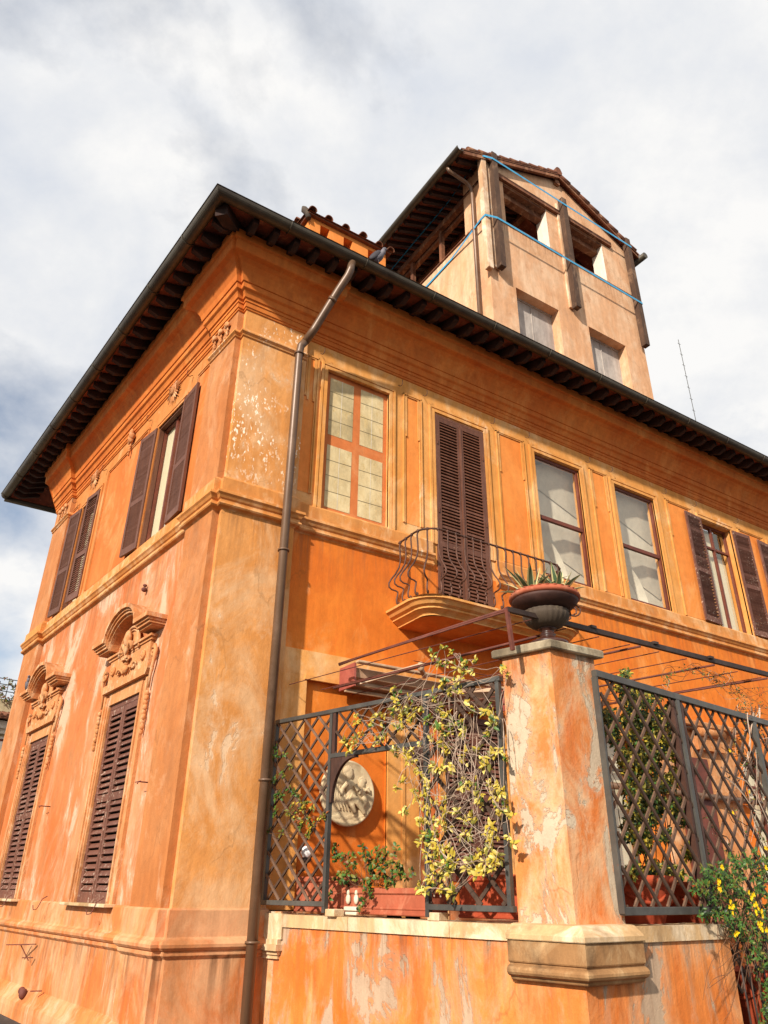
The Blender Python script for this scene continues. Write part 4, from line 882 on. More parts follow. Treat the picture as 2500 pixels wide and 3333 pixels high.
# the outward side is on the left of this travel -> use negative offsets
def sw(mb, path, prof, **k): return mb.sweep(path, [(o, z) for o, z in prof], **k)
b = MB().use('terr'); 
def wallbox(mb, p, q, th, z0, z1):
    d = (q-p).normalized(); n_ = Vector((-d.y, d.x))
    c = [p, q, q+n_*th, p+n_*th]; v = [(a.x, a.y, z0) for a in c]+[(a.x, a.y, z1) for a in c]
    mb.add(v, [(0, 3, 2, 1), (4, 5, 6, 7), (0, 1, 5, 4), (1, 2, 6, 5), (2, 3, 7, 6), (3, 0, 4, 7)])
wallbox(b, A0, K, .3, -3, -.45); wallbox(b, K, E1, .3, -3, -.45); part('wall', b, twall)
b = MB().use('trav')
def coping(mb, p, q, over, z0, z1, th=.34):
    d = (q-p).normalized(); n_ = Vector((-d.y, d.x)); p = p-n_*over; q = q-n_*over
    segs = 3
    for i in range(segs):
        a = p+(q-p)*(i/segs)+d*(.003 if i else 0); c = p+(q-p)*((i+1)/segs)-d*.003
        wallbox(mb, a, c, th+over*2, z0, z1)
coping(b, A0, K, .025, -.45, -.325); coping(b, K, E1, .025, -.448, -.327); part('coping', b, twall)
# stub pilaster beside the downpipe
b = MB().use('pier'); c_ = A0; wallbox(b, c_+Vector((-.02, .0)), c_+Vector((.06, -.22)), .2, -3, -.30)
b.use('trav'); wallbox(b, c_+Vector((-.06, .0)), c_+Vector((.04, -.30)), .3, -.57, -.318)
for z0_, z1_, e_ in ((-.62, -.57, .045), (-.68, -.62, .075), (-.72, -.68, .04), (-.76, -.72, .02)): wallbox(b, c_+Vector((-.03-e_, .0)), c_+Vector((.05-e_, -.24-e_)), .2, z0_, z1_)
part('wall_end_block', b, twall)
# pillar geometry (parallelogram plan)
pl1, pc, pr1 = Vector((1.97, -3.43)), Vector((2.13, -3.95)), Vector((2.72, -3.96)); pbk = pl1+pr1-pc
quadp = [tuple(pl1), tuple(pc), tuple(pr1), tuple(pbk)]
# moulded plinth of the wall below the pillar
cpth = [tuple(K-dl*.66), tuple(K), tuple(K+dr_*.66)]
b = MB().use('trav'); b.sweep(cpth, [(-.30, -.305), (.0, -.312), (.03, -.318), (.115, -.385), (.12, -.392), (.12, -.425), (.115, -.432), (-.02, -.432)]); part('plinth_coping', b, twall)
b = MB().use('trav_dark')
b.sweep(cpth, [(-.02, -.433), (.095, -.433), (.10, -.44), (.10, -.585), (.095, -.595), (.08, -.60), (.08, -.612), (.095, -.617), (.115, -.627), (.127, -.645), (.127, -.665), (.115, -.683), (.095, -.693), (.075, -.70), (.07, -.715), (.065, -.722), (.05, -.728), (.02, -.735), (-.02, -.735)]); part('pillar_corbel', b, twall)
# pillar
pil = thing('pillar', 'square pillar with flaking orange plaster and a grey stone cap, carrying the urn', 'pillar', T(2.34, -3.7, -.32))
b = MB().use('pier'); b.sweep(quadp, [(0, -.33), (0, 2.04)], closed=True); part('shaft', b, pil)
b = MB().use('capstone'); b.sweep(quadp, [(-.25, 2.03), (.05, 2.03), (.06, 2.04), (.062, 2.10), (.05, 2.115), (-.05, 2.15), (-.27, 2.165)], closed=True); 
part('capstone', b, pil)
# urn with bowl and agave
UX, UY = 2.33, -3.74
urn = thing('pedestal_urn', 'dark fluted pedestal urn standing on the stone cap of the pillar', 'urn', T(UX, UY, 2.16))
b = MB().use('urn_foot'); W = T(UX, UY, 0)
b.lathe([(.20, 2.14), (.20, 2.175), (.17, 2.19), (.13, 2.20), (.085, 2.225), (.07, 2.25), (.085, 2.262), (.07, 2.275), (.065, 2.30), (.085, 2.312), (.095, 2.325), (.07, 2.34)], n=28); part('foot', b, urn, W)
b = MB().use('urn'); b.lathe([(.06, 2.325), (.12, 2.335), (.17, 2.36), (.21, 2.40), (.232, 2.44), (.236, 2.47), (.225, 2.485), (.235, 2.50), (.20, 2.51), (.05, 2.50)], n=96, rib=.018, ribn=24); part('bowl', b, urn, W)
b = MB().use('iron'); b.tube([(.25+.0, .0, 2.46)]+[(.29+.06*math.cos(a), -.02, 2.50+.06*math.sin(a)) for a in [2.5-i*.5 for i in range(11)]], .008, 6); part('handle', b, urn, T(UX, UY, 0) @ Matrix.Rotation(R_(-45), 4, 'Z'))
pot = thing('terracotta_bowl', 'wide shallow terracotta bowl resting on the dark urn', 'bowl', T(UX, UY, 2.505))
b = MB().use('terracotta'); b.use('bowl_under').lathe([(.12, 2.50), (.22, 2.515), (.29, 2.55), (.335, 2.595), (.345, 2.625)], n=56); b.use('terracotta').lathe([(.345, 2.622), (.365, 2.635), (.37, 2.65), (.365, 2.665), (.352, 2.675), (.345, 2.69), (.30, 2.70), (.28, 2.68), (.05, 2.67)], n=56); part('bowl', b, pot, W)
b = MB().use('terracotta')
for i in range(28): a = 2*math.pi*i/28; b.ell((.335*math.cos(a), .335*math.sin(a), 2.688), (.026, .026, .008), 8)
part('rim_relief', b, pot, W)
def agave(mb, c, n, L_, seed):
    rnd = random.Random(seed)
    for i in range(n):
        a = i*2.4+rnd.uniform(-.3, .3); el = .35+.95*(i/n)+rnd.uniform(-.1, .1); ll = L_*rnd.uniform(.8, 1.15)*(1-.15*i/n); w = .040
        d = Vector((math.cos(a)*math.cos(el), math.sin(a)*math.cos(el), math.sin(el))); sd = Vector((-math.sin(a), math.cos(a), 0)); p = Vector(c); ns = 6; rows = []
        dr = Vector((0, 0, -1))
        for j in range(ns+1):
            t_ = j/ns; ww = w*(math.sin(min(1, t_*1.7+.35)*math.pi/2))*(1-t_**2.2); q = p+d*ll*t_+dr*(.10*t_*t_*math.cos(el)*ll/.3)
            up_ = d.cross(sd) * -1
            rows.append([q+sd*ww+up_*ww*.35, q+sd*ww*.62+up_*ww*.1, q-sd*ww*.62+up_*ww*.1, q-sd*ww+up_*ww*.35])
        for j in range(ns):
            r0, r1 = rows[j], rows[j+1]
            mb.use('agave_edge').add([r0[0], r0[1], r1[1], r1[0]], [(0, 1, 2, 3)], True); mb.add([r0[2], r0[3], r1[3], r1[2]], [(0, 1, 2, 3)], True)
            mb.use('agave').add([r0[1], r0[2], r1[2], r1[1]], [(0, 1, 2, 3)], True)
ag = thing('agave_plant', 'variegated agave with cream edged leaves growing in the terracotta bowl', 'plant', T(UX, UY, 2.66))
b = MB(); agave(b, (-.10, .08, 2.69), 15, .50, 3); agave(b, (.12, -.10, 2.69), 14, .44, 5); agave(b, (.2, .12, 2.68), 8, .26, 8); part('leaves', b, ag, W)
# ------------------------------------------------------------ foliage helpers
def leaf(mb, p, d, n_, L_, w, mat):
    d = d.normalized(); s_ = d.cross(n_); L_ *= .75+.5*random.random(); w *= .85+.3*random.random()
    s_ = s_.normalized() if s_.length > 1e-5 else d.orthogonal().normalized(); u = s_.cross(d)
    m1 = p+d*L_*.32+u*L_*.03; m2 = p+d*L_*.68+u*L_*.02; tip = p+d*L_-u*L_*.10
    mb.use(mat).add([p, m1+s_*w*.48+u*w*.14, m2+s_*w*.40+u*w*.12, tip, m2-s_*w*.40+u*w*.12, m1-s_*w*.48+u*w*.14, m1, m2], [(0, 1, 6), (1, 2, 7, 6), (2, 3, 7), (0, 6, 5), (6, 7, 4, 5), (7, 3, 4)], True)
def rosette(mb, c, out, n_, L_, w, mats, rnd, spread=1.0):
    c = Vector(c)
    for i in range(n_):
        a = rnd.uniform(0, 2*math.pi); el = rnd.uniform(-.3, 1.0)
        t1 = out.orthogonal().normalized(); t2 = out.cross(t1)
        d = (t1*math.cos(a)+t2*math.sin(a))*spread+out*el+Vector((0, 0, rnd.uniform(-.5, .25)))
        q = c+Vector((rnd.uniform(-1, 1), rnd.uniform(-1, 1), rnd.uniform(-1, 1)))*L_*.35
        leaf(mb, q, d, (out+Vector((0, 0, .5))).normalized(), L_*rnd.uniform(.65, 1.15), w*rnd.uniform(.75, 1.1), rnd.choice(mats))
def twig(mb, p, q, rnd, r=.004, wob=.06, n=7, sag=0, mat='twig'):
    p, q = Vector(p), Vector(q); pts = []; k1 = [rnd.uniform(-1, 1) for _ in range(6)]
    for i in range(n+1):
        t_ = i/n; w_ = math.sin(math.pi*t_)*wob
        pts.append(p+(q-p)*t_+Vector((k1[0]*w_+k1[3]*wob*.3*math.sin(7*t_), k1[1]*w_*.5, k1[2]*w_+k1[4]*wob*.4*math.sin(9*t_)))+Vector((0, 0, -sag*math.sin(math.pi*t_))))
    mb.use(mat).tube(pts, r, 4, r*.5, caps=False)
def ray(u, v): return CF+CR*((u-1250)/CFX)-CU*((v-1666.5)/CFX)
def on_plane(u, v, P0, P1, o=0):
    """place a stem on the vertical plane through two plan points, o metres in front of it"""
    P0, P1 = Vector(P0), Vector(P1); d = (P1-P0).normalized(); n_ = Vector((d.y, -d.x)); P0 = P0+n_*o
    r = ray(u, v); nn = Vector((n_.x, n_.y, 0)); k_ = (Vector((P0.x, P0.y, 0))-CP).dot(nn)/r.dot(nn); return CP+r*k_
# ------------------------------------------------------------ trellis fences
F0, F1 = Vector((1.06, -.13)), Vector((1.93, -3.44))
G0, G1 = Vector((2.62, -4.03)), Vector((6.2, -3.60))
def frame_of(P, Q): a = math.atan2((Q-P).y, (Q-P).x); return Matrix.Translation((P.x, P.y, 0)) @ Matrix.Rotation(a, 4, 'Z')
def clipseg(x0, z0, x1, z1, X0, X1, Z0, Z1):
    t0, t1 = 0., 1.; dx, dz = x1-x0, z1-z0
    for p, q in ((-dx, x0-X0), (dx, X1-x0), (-dz, z0-Z0), (dz, Z1-z0)):
        if abs(p) < 1e-9:
            if q < 0: return None
        else:
            r = q/p
            if p < 0: t0 = max(t0, r)
            else: t1 = min(t1, r)
    return None if t0 >= t1 else (x0+dx*t0, z0+dz*t0, x0+dx*t1, z0+dz*t1)
def lattice(mb, X0, X1, Z0, Z1, pitch, slope, mat, mat2, w=.034, y=0):
    H = (Z1-Z0)/slope; rnd = random.Random(int(X0*100))
    k_ = X0-H-pitch
    while k_ < X1+H+pitch:
        j = rnd.uniform(-.018, .018); w0 = w; w = w0*rnd.uniform(.85, 1.12)
        s1 = clipseg(k_+j, Z1, k_+j+H, Z0, X0, X1, Z0, Z1); s2 = clipseg(k_-j, Z0, k_-j+H, Z1, X0, X1, Z0, Z1)
        if s1: mb.use(mat).bar((s1[0], y-.010, s1[1]), (s1[2], y-.010, s1[3]), .018, w, up=(0, 1, 0)) if False else mb.use(mat).bar((s1[0], y-.011, s1[1]), (s1[2], y-.011, s1[3]), w, .018, up=(0, 1, 0))
        if s2: mb.use(mat2).bar((s2[0], y+.011, s2[1]), (s2[2], y+.011, s2[3]), w, .018, up=(0, 1, 0))
        k_ += pitch; w = w0
ZB, ZT = -.235, 1.845
fl = thing('lattice_fence', 'grey steel framed wooden lattice with an open middle bay, left of the pillar', 'trellis', T(F0.x, F0.y, -.32))
W = frame_of(F0, F1); LL = (F1-F0).length; s1x, s2x = 1.02, 2.46
def steelbar(nm, x0, x1, z0, z1, th, W, P): b = MB().use('steel'); b.bbox(x0, x1, -th/2, th/2, z0, z1, .004); return part(nm, b, P, W)
steelbar('rail', 0, LL, ZT-.05, ZT, .06, W, fl); steelbar('rail', 0, s1x+.02, ZB, ZB+.05, .06, W, fl); steelbar('rail', s2x, LL, ZB, ZB+.05, .06, W, fl)
steelbar('rail', s1x+.02, s2x, 1.28, 1.33, .058, W, fl)
for x in (0, s1x, s2x-.01, LL-.04): steelbar('post', x-.022, x+.022, ZB-.06 if x in (s1x, s2x-.01) else ZB, ZT-.05, .055, W, fl)
b = MB(); lattice(b, .02, s1x-.02, ZB+.05, ZT-.05, .25, 1.0, 'lattice', 'lattice_dark', .028); part('lattice_panel', b, fl, W)
b = MB(); lattice(b, s1x+.08, s2x-.03, 1.33, ZT-.05, .25, 1.0, 'lattice_dark', 'lattice_dark', .028); b.use('bracket'); b.box(s1x+.024, s1x+.075, -.02, .02, 1.33, ZT-.05); part('lattice_panel', b, fl, W)
b = MB(); lattice(b, s2x+.02, LL-.06, ZB+.05, ZT-.05, .30, 1.05, 'lattice_dark', 'lattice_dark', .038); part('lattice_panel', b, fl, W)
for sg, xx in ((1, s1x+.025), (-1, s2x-.035)):
    b = MB().use('bracket'); pts = [(xx, 1.28), (xx+sg*.40, 1.28), (xx+sg*.40, 1.255)]+[(xx+sg*(.36-.33*math.sin(a)), 1.26-.44*(1-math.cos(a))) for a in [math.pi/2*i/10 for i in range(11)]]+[(xx+sg*.03, .80), (xx, .80)]
    b.prism(pts if sg > 0 else pts[::-1], -.022, .022); part('spandrel_bracket', b, fl, W)
b = MB().use('trav'); 
for x in (s1x+.1, s2x+.06): b.bbox(x-.07, x+.07, -.02, .12, -.325, ZB-.02, .006)
part('foot_block', b, fl, W)
fr_ = thing('lattice_fence', 'long grey steel framed dark wooden lattice running to the right of the pillar', 'trellis', T(G0.x, G0.y, -.32))
W = frame_of(G0, G1); LR = (G1-G0).length
steelbar('rail', 0, LR, ZT-.03, ZT+.04, .06, W, fr_); steelbar('rail', 0, 1.62, ZB-.01, ZB+.055, .06, W, fr_)
for x, hw in ((.0, .012), (1.46, .03), (3.2, .03)): steelbar('post', x-hw, x+hw, ZB if x < 2 else -1.7, ZT-.03, .06, W, fr_)
b = MB().use('bracket'); b.box(1.52, 1.56, -.02, .05, ZB, ZT-.05); b.box(1.36, 1.40, -.02, .05, ZB, ZT-.05); part('backing_batten', b, fr_, W)
b = MB(); lattice(b, .05, 1.43, ZB+.05, ZT-.03, .275, 1.12, 'lattice_dark', 'lattice', .030); part('lattice_panel', b, fr_, W)
b = MB(); lattice(b, 1.49, LR, -.9, ZT-.03, .275, 1.12, 'lattice_dark', 'lattice', .030, .01); part('lattice_panel', b, fr_, W)
# iron railing of the steps beyond the wall
ir = thing('iron_railing', 'thin dark vertical iron bars beyond the end of the terrace wall', 'railing', T(4.6, -3.95, -1.75))
for i in range(7): b = MB().use('iron_dark'); x = 4.28+i*.14; b.tube([(x, -3.93+i*.016, -1.7), (x-.0, -3.93+i*.016, -.35)], .011, 6); part('bar', b, ir)
b = MB().use('iron_dark'); b.bar((4.2, -3.94, -.38), (5.3, -3.82, -.38), .03); part('rail', b, ir)
# terrace floor
b = MB().use('floor'); b.add([(1.3, .02, -.42), (2.3, -3.8, -.42), (4.1, -3.7, -.42), (4.4, -3.0, -.42), (14, -2.2, -.42), (14, .02, -.42)], [(0, 1, 2, 3, 4, 5)]); b.use('terr').quad((4.3, -3.1, -3), (14, -2.1, -3), (14, -2.1, -.42), (4.3, -3.1, -.42)); struct('terrace_floor', b)
# ------------------------------------------------------------ planters
def planter(label, P, Q, z0, z1, w=.30, mat='terracotta', orn=False, cat='planter'):
    P, Q = Vector(P), Vector(Q); W = frame_of(P, Q); L_ = (Q-P).length
    t_ = thing('planter_box', label, cat, Matrix.Translation((0, 0, z0)) @ W, 'terracotta planters behind the lattice')
    b = MB().use(mat); b.bbox(.02, L_-.02, .02, w-.02, z0, z1-.05, .01); b.bbox(0, L_, 0, w, z1-.06, z1, .012); b.bbox(.01, L_-.01, .01, w-.01, z0+.05, z0+.075, .008); b.bbox(.01, L_-.01, .01, w-.01, z0, z0+.03, .008); part('box', b, t_, W)
    if orn:
        b = MB().use('white_orn'); 
        for x in (.10, .22): b.ell((x, .0, z1-.11), (.035, .02, .05), 8); b.ell((x, .0, z1-.05), (.02, .018, .03), 8)
        b.bbox(.05, .26, -.012, .02, z0+.03, z0+.07, .006); b.bbox(.03, .24, -.012, .02, z0-.01, z0+.02, .006); part('ornament', b, t_, W)
    return t_
planter('red terracotta planter behind the leftmost lattice panel next to the downpipe', (1.38, -.25), (1.58, -1.02), -.30, .06)
planter('long terracotta planter with white ornament in the open bay of the lattice', (1.50, -1.16), (1.80, -2.36), -.30, -.05, .32, 'terracotta', True)
planter('red terracotta planter with moulded rim, left of the pillar behind the yellow vine', (1.98, -2.55), (2.14, -3.28), -.30, .07, .3, 'terracotta_red')
pt = thing('terracotta_pot', 'big round red terracotta pot with garland relief right of the pillar', 'pot', T(3.45, -3.45, -.4))
def bigpot(P, x, y, z0, h, r, part_name='body'):
    W = T(x, y, z0); b = MB().use('terracotta_red'); b.lathe([(r*.55, 0), (r*.6, h*.05), (r*.78, h*.45), (r*.88, h*.75), (r*.9, h*.82), (r, h*.85), (r*1.02, h*.92), (r, h), (r*.9, h), (r*.85, h*.9), (.02, h*.88)], n=36); part('body', b, P, W)
    b = MB().use('terracotta_red')
    for k_ in range(5):
        a0 = 2*math.pi*k_/5; b.tube([((r*.86)*math.cos(a0+i*.12), (r*.86)*math.sin(a0+i*.12), h*(.68-.14*math.sin(math.pi*i/10))) for i in range(11)], .018, 6)
    part('garland', b, P, W)
bigpot(pt, 3.45, -3.42, -.42, .50, .44)
pt2 = thing('terracotta_pot', 'second round terracotta pot behind the right lattice, further along', 'pot', T(4.4, -3.3, -.4)); bigpot(pt2, 4.42, -3.28, -.42, .46, .36)
pt3 = thing('terracotta_pot', 'terracotta pot on the steps behind the iron bars at the bottom right', 'pot', T(5.2, -3.5, -1.2)); bigpot(pt3, 5.0, -3.6, -1.25, .50, .40)
b = MB().use('terracotta_red'); b.box(4.3, 7, -3.4, -3.1, -1.75, -1.35); b.box(4.6, 7, -3.3, -3.0, -1.75, -1.0); struct('steps', b)
# ------------------------------------------------------------ medallion
md = thing('medallion', 'round cream marble relief of two cherubs hanging on the orange wall', 'relief', T(2.18, -.03, 1.06))
W = T(2.18, -.02, 1.06)
b = MB().use('marble'); b.lathe([(.40, 0), (.41, .015), (.41, .035), (.395, .05), (.38, .045), (.36, .036), (.001, .034)], n=64, M4=Matrix.Rotation(R_(90), 4, 'X')); part('disc', b, md, W)
b = MB().use('marble')
def E(x, z, y, rx, rz_, ry=.03, rot=0): b.ell((0, 0, 0), (rx, ry, rz_), 14, Matrix.Translation((x, -y*.7, z)) @ Matrix.Rotation(R_(rot), 4, 'Y') @ Matrix.Scale(.7, 4, (0, 1, 0)))
# left cherub, seated, facing right
E(.01, .24, .08, .062, .075, .055); E(.035, .225, .11, .02, .02, .02); E(-.02, .28, .08, .06, .045, .05)
for k_ in range(9): a = k_*.45+.6; E(-.012+.062*math.cos(a), .265+.058*math.sin(a), .085, .022, .022, .022)
E(.0, .16, .06, .03, .04, .03); E(.03, .07, .07, .075, .10, .05, 10); E(.055, -.02, .07, .085, .08, .05); E(.0, -.05, .06, .07, .06, .045)
b.tube([(-.04, -.13, .12), (-.10, -.14 if False else -.10, .05), (-.13, -.09, -.04)], [.035, .03, .022], 8)
b.tube([(.09, -.11, .11), (.13, -.12, .04), (.17, -.12, .06)], [.034, .028, .02], 8)
b.tube([(.03, -.08, -.06), (.13, -.12, -.10), (.20, -.10, -.17), (.26, -.09, -.24)], [.06, .055, .04, .026], 8)
b.tube([(-.02, -.06, -.07), (.06, -.09, -.15), (.10, -.08, -.24)], [.05, .045, .03], 8); E(.28, -.26, .09, .035, .018, .03, 20); E(.12, -.27, .07, .035, .018, .03)
# right cherub
E(.22, .13, .07, .055, .062, .05); 
for k_ in range(8): a = k_*.5+.2; E(.225+.05*math.cos(a), .155+.045*math.sin(a), .075, .02, .02, .02)
E(.24, .02, .06, .06, .075, .045); b.tube([(.20, -.09, .05), (.16, -.11, .0), (.21, -.12, .06)], [.03, .025, .018], 8); b.tube([(.28, -.08, .06), (.34, -.09, .03), (.30, -.11, .09)], [.028, .024, .018], 8)
b.tube([(.24, -.07, -.04), (.27, -.1, -.10), (.22, -.09, -.18)], [.045, .038, .024], 8)
# drapery and ground
for k_ in range(5): b.tube([(-.20+.03*k_, -.05, .12-.02*k_), (-.22+.04*k_, -.07, -.05), (-.12+.05*k_, -.06, -.22)], [.014, .02, .012], 6)
E(-.16, -.10, .05, .10, .16, .03, 15)
for k_ in range(6): E(-.22+.09*k_, -.31+.02*(k_ % 2), .045, .07, .035, .025)
b.v = [(x_*.94, -.03+(y_+.03)*.6 if y_ < -.03 else y_, z_) for x_, y_, z_ in b.v]
o = part('cherub_relief', b, md, W); rm = o.modifiers.new('r', 'REMESH'); rm.mode = 'VOXEL'; rm.voxel_size = .006; rm.use_smooth_shade = True; sm = o.modifiers.new('s', 'SMOOTH'); sm.iterations = 3
# wall lamp
b = MB().use('lampglass'); b.ell((1.57, -.16, .33), .075, 16); b.use('iron_dark'); b.tube([(1.57, -.16, .27), (1.57, -.14, .15), (1.57, 0, .12)], .02, 8); b.ell((1.57, -.16, .25), (.06, .06, .04)); o = part('wall_lamp', b); tag(o, 'small white globe wall lamp behind the left lattice panel', 'lamp')
# ------------------------------------------------------------ awning
aw = thing('awning', 'retracted beige awning with folding arm above the ground-floor window', 'awning', T(2.9, -.1, 2.5))
b = MB().use('awning'); b.prism([(-.10, 2.40), (-.10, 2.58), (-.32, 2.66), (-.42, 2.62), (-.40, 2.50), (-.22, 2.40)], 0, 1, M4=Matrix(((0, 1, 0, 0), (1, 0, 0, 0), (0, 0, 1, 0), (0, 0, 0, 1))) @ Matrix.Scale(1, 4))
v0 = len(b.v)-12
b.v[v0:] = [(2.02+(y_ if False else x_*2.6), yy, zz) for (x_, yy, zz) in [(v[0], v[1], v[2]) for v in b.v[v0:]]]
part('fabric_roll', b, aw)
for x in (1.985, 4.63): b = MB().use('awn_red'); b.bbox(x, x+.03, -.46, -.06, 2.36, 2.68, .004); part('end_plate', b, aw)
b = MB().use('awn_metal'); b.tube([(2.02, -.30, 2.44), (4.65, -.30, 2.44)], .035, 10); b.tube([(2.0, -.2, 2.36), (4.65, -.2, 2.36)], .03, 10); part('roller_tube', b, aw)
b = MB().use('awn_metal'); b.bar((2.05, -.50, 2.40), (2.68, -1.0, 2.62), .045, .05); b.bar((2.68, -1.0, 2.62), (2.95, -.75, 2.56), .05, .05); b.ell((2.70, -1.0, 2.61), (.05, .05, .07)); b.bar((3.2, -.5, 2.42), (4.0, -.9, 2.5), .04, .05); part('folding_arm', b, aw)
b = MB().use('awn_metal'); b.bbox(2.0, 4.7, -.55, -.47, 2.66, 2.70, .01); part('front_bar', b, aw)
# ------------------------------------------------------------ pergola frame and wires
pg = thing('pergola_frame', 'rusty iron pergola frame with thin wires above the terrace', 'pergola', T(1.76, -3.75, 2.0))
J = Vector((1.755, -3.78, 2.41))
b = MB().use('rust'); b.bar((1.79, -3.79, 2.0), (J.x, J.y, 2.43), .035, .035); part('post', b, pg)
b = MB().use('iron_dark'); b.bar(J, (2.58, -3.8, 2.41), .045, .05); b.bar((2.58, -3.8, 2.41), (6.4, -3.76, 2.44), .045, .055)
for x in (2.9, 3.9, 4.9): b.box(x, x+.08, -3.83, -3.75, 2.43, 2.46)
part('beam', b, pg)
dv = Vector((-.22, 1, 0)).normalized()
b = MB().use('rust'); b.tube([J, (1.755, -.45, 2.62)], .018, 8); b.tube([J+Vector((0, 0, -.02)), (1.60, -1.2, 2.50), (1.755, -.45, 2.60)], .01, 6); part('rod', b, pg)
b = MB().use('rust'); b.tube([(2.35, -3.8, 2.28), (1.6, -.6, 2.24)], .014, 6); b.tube([(3.56, -3.9, 2.32), (2.9, -.3, 2.36)], .013, 6); b.tube([(4.85, -3.9, 2.32), (4.2, -.2, 2.36)], .013, 6); b.tube([(5.9, -3.9, 2.32), (5.2, -.2, 2.36)], .013, 6); part('rod', b, pg)
for i in range(9): x = 2.0+i*.48; b = MB().use('rust'); b.tube([(x, -3.86, 2.33), (x-.8, -.12, 2.33)], .006, 4); part('wire', b, pg)
b = MB().use('rust')
b.tube([(1.95, -1.9, 2.36), (6.4, -1.85, 2.36)], .005, 4); part('wire', b, pg)
# ------------------------------------------------------------ plants
S = lambda a, b_: (850+a/1.952, 2100+b_/1.952)
VP0, VP1 = (1.03, -.13), (1.90, -3.44)
cl = [(1165,20),(1100,75),(1215,40),(1130,110),(1190,120),(1240,150),(1300,130),(1360,100),(1350,170),(1290,170),(1540,150),(1560,180),(1170,220),(1230,240),(1150,270),(1200,290),(1260,290),(840,290),(850,340),(880,390),(940,340),(930,400),(980,420),(840,430),(900,450),(600,440),(620,480),(530,600),(560,640),(600,580),(640,570),(580,670),(740,440),(780,450),(710,510),(760,500),(840,510),(880,520),(950,480),(1020,400),(1050,480),(1100,350),(1130,420),(1160,390),(1180,440),(1120,520),(1160,560),(1200,540),(1270,490),(1290,550),(1310,360),(1340,420),(1420,440),(1450,420),(1480,460),(1500,520),(1440,560),(730,620),(770,590),(850,660),(870,700),(920,690),(960,680),(930,730),(980,740),(1010,640),(1090,600),(1140,630),(1190,650),(1300,690),(1380,660),(1470,690),(1420,720),(1530,670),(1550,720),(1010,800),(1030,850),(1090,780),(1140,790),(1200,760),(1410,770),(1440,780),(1300,860),(1270,900),(1350,870),(1460,880),(1500,900),(1530,940),(1480,960),(860,905),(910,870),(980,940),(1030,950),(1000,980),(1060,900),(930,1040),(1030,1020),(1070,1050),(1110,1000),(1170,980),(1180,1060),(1250,1050),(1340,1090),(1290,1100),(1380,960),(1400,1020),(1370,990),(1500,1010),(1550,1020),(1570,1060),(1520,1060),(1590,1080),(1000,1130),(1040,1120),(1090,1130),(1140,1120),(1180,1150),(1110,1180),(1050,1200),(1010,1250),(1090,1220),(1280,1200),(1320,1210),(1470,1180),(1440,1200),(1500,1210),(1580,1220),(1070,1270),(1120,1290),(1160,1290),(1190,1300),(1060,1330),(1110,1340),(1150,1360),(1190,1370),(1220,1390),(1210,1420),(1130,1400),(1090,1440),(1050,1470),(1150,1440),(1190,1450),(1090,1500),(1140,1480),(1020,1530),(1040,1560),(1150,1540),(1190,1560),(1220,1540),(1210,1580),(1360,1350),(1330,1380),(1400,1330),(1420,1380),(1460,1290),(1480,1370),(1500,1350),(1470,1420),(1390,1420),(1350,1440),(1420,1440),(1320,1420)]
rnd = random.Random(11)
vine = thing('variegated_climber', 'climber with yellow and cream leaves hanging over the lattice left of the pillar', 'climbing plant', T(1.85, -3.2, -.3))
lf = MB(); tw_ = MB(); pts3 = []
outn = (Vector((-.97, -.25, .1))).normalized()
for a, b_ in cl:
    p = on_plane(*S(a+rnd.uniform(-6, 6), b_+rnd.uniform(-6, 6)), VP0, VP1, .02+rnd.random()*.12); pts3.append(p)
    up_ = b_ < 500
    mats = ['lf_cream', 'lf_yel', 'lf_yel', 'lf_yel', 'lf_olive', 'lf_olive'] + (['lf_green', 'lf_green'] if (b_ < 600 or rnd.random() < .3) else ['lf_cream'])
    rosette(lf, p, outn, rnd.randint(7, 11), rnd.uniform(.042, .074), rnd.uniform(.024, .038), mats, rnd)
    if rnd.random() < .4: rosette(lf, p+Vector((0, rnd.uniform(-.07, .07), rnd.uniform(-.09, .05))), outn, rnd.randint(4, 7), .07, .04, mats, rnd)
for i in range(len(pts3)):       # twigs from each tuft to a higher neighbour
    p = pts3[i]; c_ = [q for q in pts3 if q.z > p.z+.05 and (q-p).length < .75]
    for q in rnd.sample(c_, min(len(c_), 1 if i % 3 else 2)): twig(tw_, p, q, rnd, .0035, .08, 8, rnd.uniform(-.03, .05))
for i in range(15):              # long hanging bare stems
    a = rnd.uniform(1050, 1560); p = on_plane(*S(a, rnd.uniform(380, 700)), VP0, VP1, .06+rnd.random()*.1); q = on_plane(*S(a+rnd.uniform(-90, 90), rnd.uniform(750, 1250)), VP0, VP1, .06+rnd.random()*.1)
    twig(tw_, p, q, rnd, .004, .12, 10, 0)
for i in range(22):
    a = rnd.uniform(700, 1500); p = on_plane(*S(a, rnd.uniform(420, 640)), VP0, VP1, .05+rnd.random()*.08); q = on_plane(*S(a+rnd.uniform(-200, 200), rnd.uniform(450, 700)), VP0, VP1, .05+rnd.random()*.08)
    twig(tw_, p, q, rnd, .0035, .1, 8, 0)
for k_ in range(3): twig(tw_, on_plane(*S(1100+40*k_, 1600), VP0, VP1, -.06), on_plane(*S(1120+60*k_, 400), VP0, VP1, .03), rnd, .009, .06, 12, 0)
part('leaves', lf, vine); part('stems', tw_, vine)
